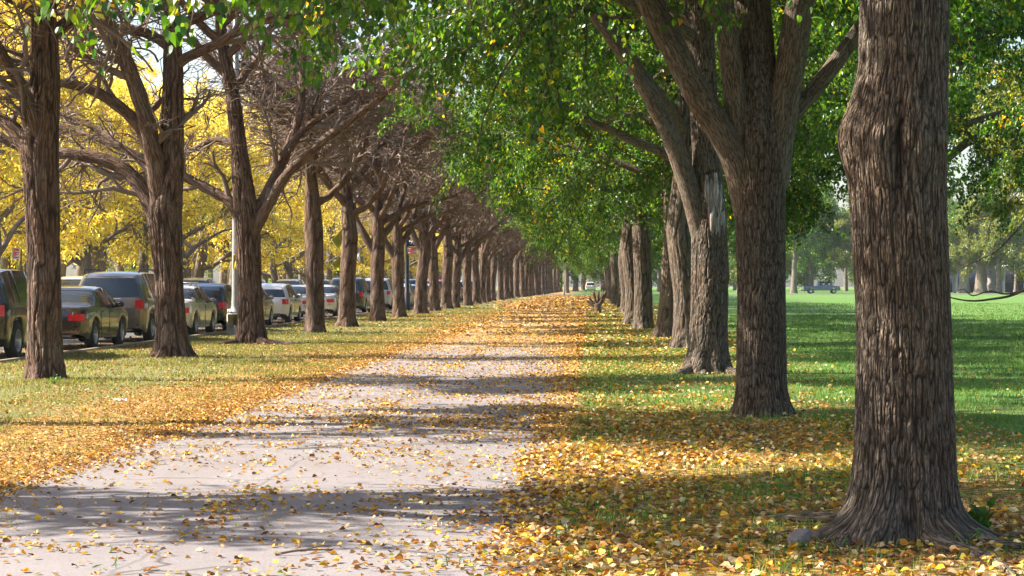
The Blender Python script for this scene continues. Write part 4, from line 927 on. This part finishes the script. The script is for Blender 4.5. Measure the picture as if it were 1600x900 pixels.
def make_car(kind, label, x, y, colour, pm, rails=None, mirror=True, lamp='wide', rz=0.0, group='cars parked along the near kerb', lean_col=None):
    S = CARS[kind]; L, W = S['L'], S['W']; P = pm; lamp = 'narrow' if kind != 'sedan' else lamp; root = empty('parked_car' if kind != 'suv' else 'parked_suv', (x, y, .004), rz); tag(root, label, {'sedan': 'car', 'suv': 'suv', 'hatch': 'car'}[kind], group)
    base = np.unique(np.round(np.concatenate([np.linspace(0, L, 48), [.03, .08, L - .03, L - .08], [S['rear'][0], S['rear'][1]] if S['rear'] else [], list(S['wind']), [q for s_ in S['side'] for q in s_], [S['wb'][0] + dx for dx in np.linspace(-.42, .42, 15)], [S['wb'][1] + dx for dx in np.linspace(-.42, .42, 15)]]), 3))
    top = np.interp(base, *zip(*S['top'])); belt = np.interp(base, *zip(*S['belt'])); belt = np.minimum(belt, top - .03)
    ker = np.array([.25, .5, .25]); top = np.convolve(np.pad(top, 1, mode='edge'), ker, 'valid')
    low = np.interp(base, [0, .25, L - .4, L], [.36, .24, .22, .30]); ra = S['wr'] + .065
    for c in S['wb']:
        d = base - c; arch = np.where(np.abs(d) < ra, S['wr'] + np.sqrt(np.maximum(ra * ra - d * d, 0)), 0); low = np.maximum(low, arch)
    w = W / 2 * (1 - .13 * np.maximum(0, 1 - base / .32) ** 2.2 - .20 * np.maximum(0, 1 - (L - base) / .6) ** 2.2); n = len(base); u = np.maximum(top - belt, 0.0)
    l1, l2 = S['lamp']; h1 = np.maximum(l1, low + .05); h2 = np.maximum(np.minimum(l2, belt - .06), h1 + .03); h0 = low * .5 + h1 * .5
    tum = np.clip(u / .55, 0, 1.1)
    rows = [(w * .94, low), (w * .99, h0), (w, h1), (w * .995, h2), (w * .965, belt), (w * (.965 - .10 * tum), belt + u * .52), (w * (.965 - .20 * tum - .10 * (1 - np.minimum(tum, 1))), top - .045 * np.minimum(1, u / .2)), (w * (.83 - .20 * tum), top - .012), (w * .35, top + .004), (w * 0, top + .008)]
    nr = len(rows); G = np.zeros((n, nr, 3))
    for j, (a, z) in enumerate(rows): G[:, j, 0] = a; G[:, j, 2] = np.maximum(z, low + .01 * j); G[:, j, 1] = base
    if S['lean']:                                                       # the tailgate leans forward above the waist
        f = np.clip((G[:, :, 2] - belt[0] + .1) / .6, 0, 1.2); G[:, :, 1] += S['lean'] * f * np.clip(1 - base / 1.0, 0, 1)[:, None]
    G[0, 1:4, 1] -= .02; G[-1, 1:3, 1] += .03
    tags = {'body': [], 'window': [], 'rear_window': [], 'windshield': [], 'tail_light': [], 'headlight': []}; V = []
    def vid(p): V.append(p); return len(V) - 1
    ids = {}
    for sg in (1, -1):
        for i in range(n):
            for j in range(nr): ids[(sg, i, j)] = vid(G[i, j] * [sg, 1, 1]) if not (sg < 0 and j == nr - 1) else ids[(1, i, j)]
    mid = (base[1:] + base[:-1]) / 2; lists = {}
    def put(tg, q): lists.setdefault(tg, []).append(q)
    for sg in (1, -1):
        for i in range(n - 1):
            m = mid[i]; ug = (u[i] + u[i + 1]) / 2
            for j in range(nr - 1):
                q = [ids[(sg, i, j)], ids[(sg, i + 1, j)], ids[(sg, i + 1, j + 1)], ids[(sg, i, j + 1)]]; q = q if sg > 0 else q[::-1]; tg = 'body'
                if j in (4, 5) and ug > .12 and any(a < m < b for a, b in S['side']): tg = 'window%d%d' % (sg, [a < m < b for a, b in S['side']].index(True))
                elif j >= 6 and S['rear'] and S['rear'][0] < m < S['rear'][1] - .05: tg = 'rear_window'
                elif j >= 6 and S['wind'][0] + .04 < m < S['wind'][1]: tg = 'windshield'
                elif j == 2 and m < (.12 if lamp == 'wide' else .15): tg = 'tail_light%d' % sg
                elif j == 2 and m > L - .30: tg = 'headlight%d' % sg
                put(tg, q)
    cols = [-1, -.66, .66, 1] if lamp == 'wide' else [-1, -.84, .84, 1]
    for (i, front) in ((0, False), (n - 1, True)):                       # rear and front faces
        cg = [[vid([G[i, j, 0] * c, G[i, j, 1] - (0 if abs(c) == 1 else (.05 if not front else -.08)) * (1 if j < 7 else 0), G[i, j, 2]]) for c in cols] for j in range(nr)]
        for j in range(nr - 1):
            for c in range(3):
                q = [cg[j][c], cg[j][c + 1], cg[j + 1][c + 1], cg[j + 1][c]]; q = q[::-1] if front else q; tg = 'body'
                if j == 2 and c != 1: tg = ('headlight%d' if front else 'tail_light%d') % (1 if c == 2 else -1)
                if S['cap'] and not front and j in (4, 5): tg = 'rear_window'
                if front and j == 2 and c == 1: tg = 'grille'
                put(tg, q)
    V = np.array(V); mats = {'body': P, 'window': M['glass'], 'rear_window': M['glass'], 'windshield': M['glass'], 'tail_light': M['red_lamp'], 'headlight': M['clear_lamp'], 'grille': M['black']}
    for tg, qs in lists.items():
        nm = tg.rstrip('-0123456789'); qs = np.array(qs); us_, inv = np.unique(qs, return_inverse=True); Vs = V[us_].copy()
        if nm == 'window': Vs[:, 0] *= .992
        if nm in ('rear_window', 'windshield'): Vs[:, 2] -= .006
        link(nm, mesh_np(nm, Vs, [inv.reshape(-1, 4)], None, nm != 'grille'), root, mats[nm])
    mb = MB(); mb.box((0, L / 2, .46), (W * .70, L * .9, .44), None, .06); mb.build('underbody', M['black'], root)
    for yw in S['wb']:
        for sg in (1, -1): wheel(root, sg * (W / 2 - .12), yw, S['wr'], sg)
    if mirror:
        for sg in (1, -1):
            mb = MB(); ym = S['side'][-1][1] - .12; zb = float(np.interp(ym, base, belt)); mb.box((sg * (W / 2 + .07), ym, zb + .07), (.20, .11, .14), None, .045); mb.box((sg * (W / 2 - .04), ym + .02, zb + .02), (.14, .05, .04), None, .01); mb.build('side_mirror', P, root)
    mb = MB(); mb.box((0, -.058, l1 - .10), (W * .80, .008, .012)); mb.box((-W * .34, -.058, (l1 + l2) / 2 - .02), (.008, .008, l2 - l1 + .14)); mb.box((W * .34, -.058, (l1 + l2) / 2 - .02), (.008, .008, l2 - l1 + .14)); mb.build('boot_seam', M['black'], root)
    mb = MB(); mb.box((0, -.06, l2 + .015), (W * .36, .012, .028), None, .004); mb.build('chrome_strip', M['rim'], root)
    mb = MB(); mb.box((0, -.045, .33), (W * .66, .03, .10), None, .012); mb.build('rear_valance', M['black'], root)
    for sg in (1, -1):
        for a_, b__ in S['side'][:-1]:
            t_ = b__ + .04; zt = float(np.interp(t_, base, belt)); zl = max(.30, float(np.interp(t_, base, low)) + .04)
            if abs(t_ - S['wb'][0]) > S['wr'] + .05: mb = MB(); mb.box((sg * (W / 2 - .001), t_, (zt - .07 + zl) / 2), (.012, .010, zt - .09 - zl)); mb.build('door_seam', M['black'], root)
    zb = float(belt[0]); mb = MB(); mb.box((0, -.055, l1 + .10 if not S['cap'] else .78 if kind == 'suv' else .70), (.31, .012, .155), None, .004); mb.build('number_plate', M['plate'], root)
    mb = MB(); mb.box((0, .03, .44), (W * .84, .12, .16), None, .05); mb.build('bumper', P if kind != 'suv' else M['black'], root)
    for sg in (1, -1):
        for a, b in S['side'][-2:]:
            if b - a > .5: mb = MB(); mb.box((sg * W / 2 * .985, a + .18, float(np.interp(a, base, belt)) - .10), (.03, .19, .03), None, .01); mb.build('door_handle', P, root)
    for sg in (1, -1):
        if rails == 'rails': mb = MB(); mb.tube(spline([[sg * W * .36, .45, S['H'] - .03], [sg * W * .36, .6, S['H'] + .05], [sg * W * .36, 2.1, S['H'] + .05], [sg * W * .36, 2.35, S['H'] - .04]], 5), .02, 8); mb.build('roof_rail', M['black'], root)
    if rails == 'bars':
        for yy in (1.5, 2.3): mb = MB(); mb.box((0, yy, S['H'] + .09), (W * .78, .07, .035), None, .012); mb.box((W * .34, yy, S['H'] + .03), (.07, .09, .10), None, .02); mb.box((-W * .34, yy, S['H'] + .03), (.07, .09, .10), None, .02); mb.build('roof_bar', M['rim'], root)
    return root
CX = -11.35
def near_car(kind, label, y, cname, c, metal=.35, **kw): return make_car(kind, label, CX - CARS[kind]['W'] / 2, y, c, car_paint(cname, c, metal), **kw)
near_car('suv', 'glossy black suv parked at the kerb, nearest of the row, mostly hidden by a trunk', 40.9, 'black', (.012, .014, .016), .2)
near_car('sedan', 'dark bronze sedan parked between the first two bare locusts', 47.4, 'bronze', (.055, .043, .036))
near_car('suv', 'grey brown suv with roof rails parked behind the dark bronze sedan', 53.7, 'taupe', (.14, .115, .10), .4, rails='rails')
near_car('sedan', 'beige silver sedan with roof bars parked beyond the grey brown suv', 59.7, 'champagne', (.52, .47, .39), .2, rails='bars')
near_car('hatch', 'small black hatchback beside the grey lamp post', 65.6, 'black', None, lamp='narrow')
near_car('sedan', 'tan silver sedan partly hidden by the low forking locust', 71.2, 'tan_silver', (.52, .44, .34), .2)
near_car('hatch', 'white hatchback with large red lamps beyond the low forking locust', 79.0, 'white', (.62, .60, .58), .1)
near_car('sedan', 'white sedan mostly hidden by a straight locust trunk', 85.6, 'white', None)
near_car('sedan', 'silver sedan seen from behind between two straight trunks below the yellow sign', 93.4, 'silver', (.56, .55, .54), .2)
near_car('suv', 'black suv parked beyond the thin post with the white sign', 105.4, 'black', None)
near_car('suv', 'silver suv with stacked square red lamps before the dark blue sign post', 119.5, 'silver', None, rails='rails')
rc = random.Random(5); yk = 126.5; far_c = [('sedan', 'dark_green', (.03, .045, .035)), ('hatch', 'silver', None), ('sedan', 'white', None), ('suv', 'black', None), ('sedan', 'silver', None), ('hatch', 'red', (.42, .02, .02)), ('suv', 'red', None), ('sedan', 'blue', (.03, .07, .20)), ('suv', 'silver', None), ('sedan', 'black', None), ('suv', 'white', None), ('sedan', 'tan_silver', None), ('hatch', 'blue', None), ('suv', 'taupe', None), ('sedan', 'silver', None), ('sedan', 'white', None)]
nth = ['first', 'second', 'third', 'fourth', 'fifth', 'sixth', 'seventh', 'eighth', 'ninth', 'tenth', 'eleventh', 'twelfth', 'thirteenth', 'fourteenth', 'fifteenth', 'sixteenth']
for i, (kd, cn, c) in enumerate(far_c):
    near_car(kd, '%s %s, %s vehicle beyond the silver suv with square lamps' % (cn.replace('_', ' '), {'suv': 'suv', 'sedan': 'sedan', 'hatch': 'hatchback'}[kd], nth[i]), yk, cn, c, mirror=False); yk += CARS[kd]['L'] + rc.uniform(1.0, 1.9)
yk = 74.0
for i, (kd, cn) in enumerate([('sedan', 'silver'), ('suv', 'white'), ('sedan', 'blue'), ('hatch', 'silver'), ('suv', 'tan_silver'), ('sedan', 'white'), ('suv', 'blue'), ('sedan', 'black'), ('suv', 'silver'), ('sedan', 'white'), ('suv', 'black'), ('hatch', 'red')]):
    make_car(kd, '%s %s at the far kerb of the street, %s of that rank' % (cn.replace('_', ' '), {'suv': 'suv', 'sedan': 'sedan', 'hatch': 'hatchback'}[kd], nth[i]), -20.3, yk + CARS[kd]['L'], None, paint['paint' if 0 else cn], mirror=False, rz=math.pi, group='cars parked across the street'); yk += CARS[kd]['L'] + 2.2 + rc.uniform(0, 3)
make_car('suv', 'silver van at the far end of the path, seen from behind', -0.3, 396, None, paint['silver'], rz=0, mirror=False, group=None)
make_car('suv', 'dark car standing beside the silver van past the end of the path', 2.6, 398, None, paint['black'], rz=0, mirror=False, group=None)

# ----------------------------------------------------------------------------- street furniture
M['grey_steel'] = simple('grey_painted_steel', (.26, .25, .24), .5, .2); M['concrete'] = simple('worn_concrete', (.40, .35, .30), .9, 0, .2, 0, .25, 4)
M['dark_steel'] = simple('dark_painted_steel', (.025, .028, .04), .45, .2); M['sign_white'] = simple('sign_white', (.78, .78, .78), .5, 0, .5, 0, .02)
M['sign_yellow'] = simple('sign_yellow', (.72, .66, .02), .5, 0, .5, 0, .02); M['sign_blue'] = simple('sign_blue', (.03, .045, .28), .5, 0, .5, 0, .02); M['sign_red'] = simple('sign_red', (.60, .04, .05), .5); M['sticker'] = simple('yellow_sticker', (.80, .55, .02), .5); M['galv'] = simple('galvanised_steel', (.36, .36, .36), .45, .6)
def grd(px, Y): return at(px, VY, Y) * [1, 1, 0]
# tall grey lamp post behind the third locust
p = grd(368.5, 61.0); root = empty('lamp_post', p); tag(root, 'tall grey steel lamp post on a concrete plinth with a yellow sticker', 'lamp post')
mb = MB(); mb.box((0, 0, .30), (.46, .46, .70), None, .03); mb.build('plinth', M['concrete'], root)
mb = MB(); mb.lathe([(.21, .65), (.21, .70), (.15, .72), (.13, .85), (.115, 1.2), (.095, 5.0), (.07, 10.5), (.0, 10.52)], 24); mb.build('pole', M['grey_steel'], root)
mb = MB(); mb.tube(spline([[0, 0, 10.2], [-.6, 0, 11.0], [-2.2, 0, 11.3]], 6), .05, 10); mb.build('arm', M['grey_steel'], root); mb = MB(); mb.box((-2.6, 0, 11.27), (.8, .32, .16), None, .06); mb.build('lamp_head', M['grey_steel'], root)
for sx in (-1, 1):
    for sy in (-1, 1): mb = MB(); mb.lathe([(.03, .65), (.03, .76), (.0, .77)], 8, 'z', (sx * .18, sy * .18, 0)); mb.build('anchor_bolt', M['galv'], root)
def text(name, s, size, mat, parent, loc, rx=90, rz=0.0, sp=1.0):
    cu = D.curves.new(name, 'FONT'); cu.body = s; cu.size = size; cu.align_x = 'CENTER'; cu.align_y = 'CENTER'; cu.extrude = .001; cu.space_line = sp
    o = D.objects.new(name, cu); COL.objects.link(o); dg = bpy.context.evaluated_depsgraph_get(); me = D.meshes.new_from_object(o.evaluated_get(dg)); D.objects.remove(o)
    me.materials.clear(); me.materials.append(mat); q = D.objects.new(name, me); COL.objects.link(q); q.parent = parent; q.location = loc; q.rotation_euler = (R(rx), 0, rz); return q
mb = MB(); mb.box((.0, -.118, 2.12), (.12, .012, .42), None, .004); st = mb.build('sticker', M['sticker'], root)
# pedestrian crossing sign behind the fifth locust
p = grd(538, 99); root = empty('crossing_sign', p); tag(root, 'yellow diamond road sign with a lower yellow diamond and arrow plate behind a trunk', 'road sign')
mb = MB(); mb.box((0, .03, 2.1), (.06, .05, 4.4), None, .01); mb.build('post', M['galv'], root)
def diamond(name, x, z, s, mat, par, y=-.01):
    mb = MB(); mb.box((x, y, z), (s, .008, s), roty(R(45)), .003); o = mb.build(name, mat, par)
    mb = MB()
    for q in range(4):
        a = R(45 + 90 * q); c = np.array([math.cos(a), 0, math.sin(a)]) * s * .47; mb.box(np.array([x, y - .006, z]) + c, (.02, .004, s * .94), roty(-a))
    mb.build('border', M['black'], o)
    return o
diamond('sign_panel', 0, 3.52, .90, M['sign_yellow'], root)
# walking figure symbol, mostly hidden by the trunk
o = diamond('sign_panel', -.22, 2.40, .56, M['sign_yellow'], root, -.03)
mb = MB(); mb.box((-.27, -.03, 1.93), (.52, .008, .34), None, .003); o = mb.build('arrow_plate', M['sign_yellow'], root)
mb = MB(); mb.box((-.27, -.037, 1.93), (.30, .004, .05), roty(R(38))); mb.box((-.17, -.037, 1.86), (.04, .004, .14)); mb.box((-.21, -.0374, 1.815), (.12, .004, .04)); mb.build('arrow', M['black'], o)
# thin dark post with a white parking sign
p = grd(555, 98); root = empty('parking_sign', p); tag(root, 'thin dark post with a plain white parking sign near the road edge', 'sign')
mb = MB(); mb.box((0, 0, 1.6), (.055, .04, 3.3), None, .008); mb.build('post', M['dark_steel'], root)
mb = MB(); mb.box((.13, -.026, 2.88), (.19, .008, .56), None, .003); mb.build('sign_panel', M['sign_white'], root)
mb = MB(); mb.box((0, 0, .25), (.065, .05, .5), None, .008); mb.build('base_sleeve', M['galv'], root)
# dark lamp post with the blue snowflake sign
p = grd(636, 117); root = empty('street_lamp', p); tag(root, 'dark blue street lamp post carrying a blue sign with a white snowflake', 'street lamp')
mb = MB(); mb.lathe([(.24, -.05), (.24, .12), (.19, .2), (.18, .95), (.12, 1.05), (.115, 3.0), (.095, 6.5), (.08, 6.6)], 20); mb.build('pole', M['dark_steel'], root)
mb = MB(); mb.lathe([(.08, 6.6), (.20, 6.75), (.26, 7.1), (.20, 7.35), (.06, 7.45), (0, 7.5)], 18); mb.build('lamp_head', M['sign_white'], root)
mb = MB(); mb.box((.30, -.13, 3.82), (.50, .01, .52), None, .003); b_ = mb.build('sign_panel', M['sign_blue'], root)
mb = MB()
for q in range(3):
    a = R(30 + 60 * q); mb.box((.32, -.139, 3.84), (.035, .004, .36), roty(a))
    for sg in (-1, 1):
        cc = np.array([.32, -.1394, 3.84]) + np.array([math.sin(a), 0, math.cos(a)]) * .12 * sg
        for b in (-1, 1): mb.box(cc + np.array([math.sin(a + b * .8), 0, math.cos(a + b * .8)]) * .03 * sg, (.022, .004, .09), roty(a + b * .8))
mb.build('snowflake', M['sign_white'], b_)
mb = MB(); mb.box((.30, -.13, 3.33), (.50, .01, .40), None, .003); w_ = mb.build('notice_panel', M['sign_white'], root)
mb = MB(); mb.box((.30, -.138, 3.19), (.44, .004, .05)); mb.box((.30, -.138, 3.42), (.40, .004, .035)); mb.box((.30, -.138, 3.34), (.34, .004, .025)); mb.build('red_lines', M['sign_red'], w_)
# white notice on the far pavement
p = grd(33, 83); root = empty('parking_sign', p); tag(root, 'white and red parking sign on a dark post across the street behind the black suv', 'sign')
mb = MB(); mb.box((0, 0, 1.4), (.05, .04, 2.9), None, .008); mb.build('post', M['dark_steel'], root)
mb = MB(); mb.box((-.19, -.03, 2.68), (.30, .008, .46), None, .003); w_ = mb.build('sign_panel', M['sign_white'], root)
mb = MB(); mb.box((-.19, -.037, 2.82), (.22, .004, .06)); mb.box((-.19, -.037, 2.71), (.24, .004, .035)); mb.box((-.19, -.037, 2.63), (.20, .004, .03)); mb.box((-.19, -.037, 2.53), (.22, .004, .04)); mb.build('red_lines', M['sign_red'], w_)
# slim pale lamp post where the path ends
p = grd(881, 262); root = empty('lamp_post', p); tag(root, 'slim pale lamp post standing at the far end of the path', 'lamp post')
mb = MB(); mb.lathe([(.15, -.05), (.15, .3), (.09, .4), (.08, 2.0), (.06, 6.0), (0, 6.05)], 12); mb.build('pole', M['grey_steel'], root)
mb = MB(); mb.lathe([(.06, 6.0), (.22, 6.2), (.28, 6.6), (.1, 6.9), (0, 7.0)], 12); mb.build('lamp_head', M['dark_steel'], root)

# ----------------------------------------------------------------------------- far edge of the lawn: pickup and pavilion
def pickup(x, y):
    root = empty('parked_pickup', (x, y, .004)); tag(root, 'dark blue pickup seen side on beyond the lawn', 'pickup truck'); pm = car_paint('hazed_navy', (.07, .09, .20), .2)  # blue paint shifted bluer and lighter to carry the distance haze
    prof = [(-2.7, .5), (-2.7, 1.15), (-.6, 1.15), (-.45, 1.85), (.9, 1.88), (1.55, 1.2), (2.6, 1.08), (2.75, .8), (2.75, .5), (2.15, .5), (2.1, .75), (1.8, .88), (1.5, .75), (1.45, .5), (-1.25, .5), (-1.3, .75), (-1.6, .88), (-1.9, .75), (-1.95, .5)]
    n = len(prof); V = [[a, s * .95, z] for s in (-1, 1) for a, z in prof]; me = D.meshes.new('body')
    me.from_pydata(V, [], [list(range(n)), list(range(2 * n - 1, n - 1, -1))] + [[i, i + n, (i + 1) % n + n, (i + 1) % n] for i in range(n)]); link('body', me, root, pm)
    for sg in (-1, 1):
        for (a, b) in ((-.3, .35), (.42, 1.2)): mb = MB(); mb.box(((a + b) / 2, sg * .95, 1.5), (b - a, .02, .42), None, .008); mb.build('window', M['glass'], root)
        for xx in (-1.6, 1.8):
            mb = MB(); mb.lathe([(.22, -.11), (.36, -.11), (.38, 0), (.36, .11), (.22, .11)], 20, 'x'); o = mb.build('wheel', M['tyre'], root); o.location = (xx, sg * .84, .38); o.rotation_euler = (0, 0, R(90)); mb = MB(); mb.lathe([(.23, -.1), (.05, -.06), (.05, .06), (.23, .1)], 16, 'x'); mb.build('rim', M['rim'], o)
pickup(at(1283, 443, 312)[0], 312)
M['dark_wall'] = simple('dark_glazed_wall', (.035, .04, .09), .3, 0, .5); M['pale_stone'] = simple('pale_stone', (.5, .48, .45), .8)
bx = at(1545, 443, 358)[0]; root = empty('pavilion', (bx, 358, 0)); tag(root, 'low dark blue pavilion with pale columns at the far side of the lawn', 'building')
mb = MB(); mb.box((0, 4, 2.2), (30, 8, 4.4)); mb.build('wall', M['dark_wall'], root); mb = MB(); mb.box((0, 3.2, 4.6), (32, 11, .5), None, .05); mb.build('roof', M['pale_stone'], root)
for q in range(8): mb = MB(); mb.box((-14 + q * 4, -1.6, 2.15), (.8, .6, 4.5), None, .03); mb.build('column', M['pale_stone'], root)
# pale trunks before the pavilion
for i, (px, Y, r) in enumerate([(1506, 325, .9), (1532, 322, 1.0), (1548, 330, .7), (1240, 322, .5)]):
    b_ = grd(px, Y); root = empty('park_tree', b_); tag(root, ['pale broad trunk before the pavilion, nearest to the nearest linden', 'broad grey trunk before the middle of the pavilion', 'whitish trunk just beside the broad grey trunk', 'thin grey tree left of the dark blue pickup'][i], 'tree')
    link('trunk', trunk_mesh('trunk', [(0, 0, -.1), (.1, 0, 3), (.2, 0, 6), (.1, 0, 12)], [r, r * .8, r * .6, .1], 20, .4, .3, .5), root, M['bark_far'] if i % 2 else M['concrete_bark'] if 'concrete_bark' in M else M['dead_wood'])
    q = link('crown', [c for c in pk[i % 3].children if c.name.startswith('crown')][0].data, root); q.location = (0, 0, 2.5); q2 = link('branches', [c for c in pk[i % 3].children if c.name.startswith('branches')][0].data, root); q2.location = (0, 0, 2.5)
# ----------------------------------------------------------------------------- the air
if HAZE:
    m, t, o = new_mat('haze_air'); k = NT(t); pv = k.n('VolumePrincipled'); pv.inputs['Color'].default_value = (.86, .92, 1.0, 1); pv.inputs['Density'].default_value = HAZE; pv.inputs['Anisotropy'].default_value = .2
    k.l(pv.outputs[0], o.inputs['Volume']); mb = MB(); mb.box((0, 420, 17.5), (1210, 970, 37)); h = mb.build('haze', m); tag(h, 'thin pale autumn haze filling the air down the avenue', 'haze', None, 'stuff')
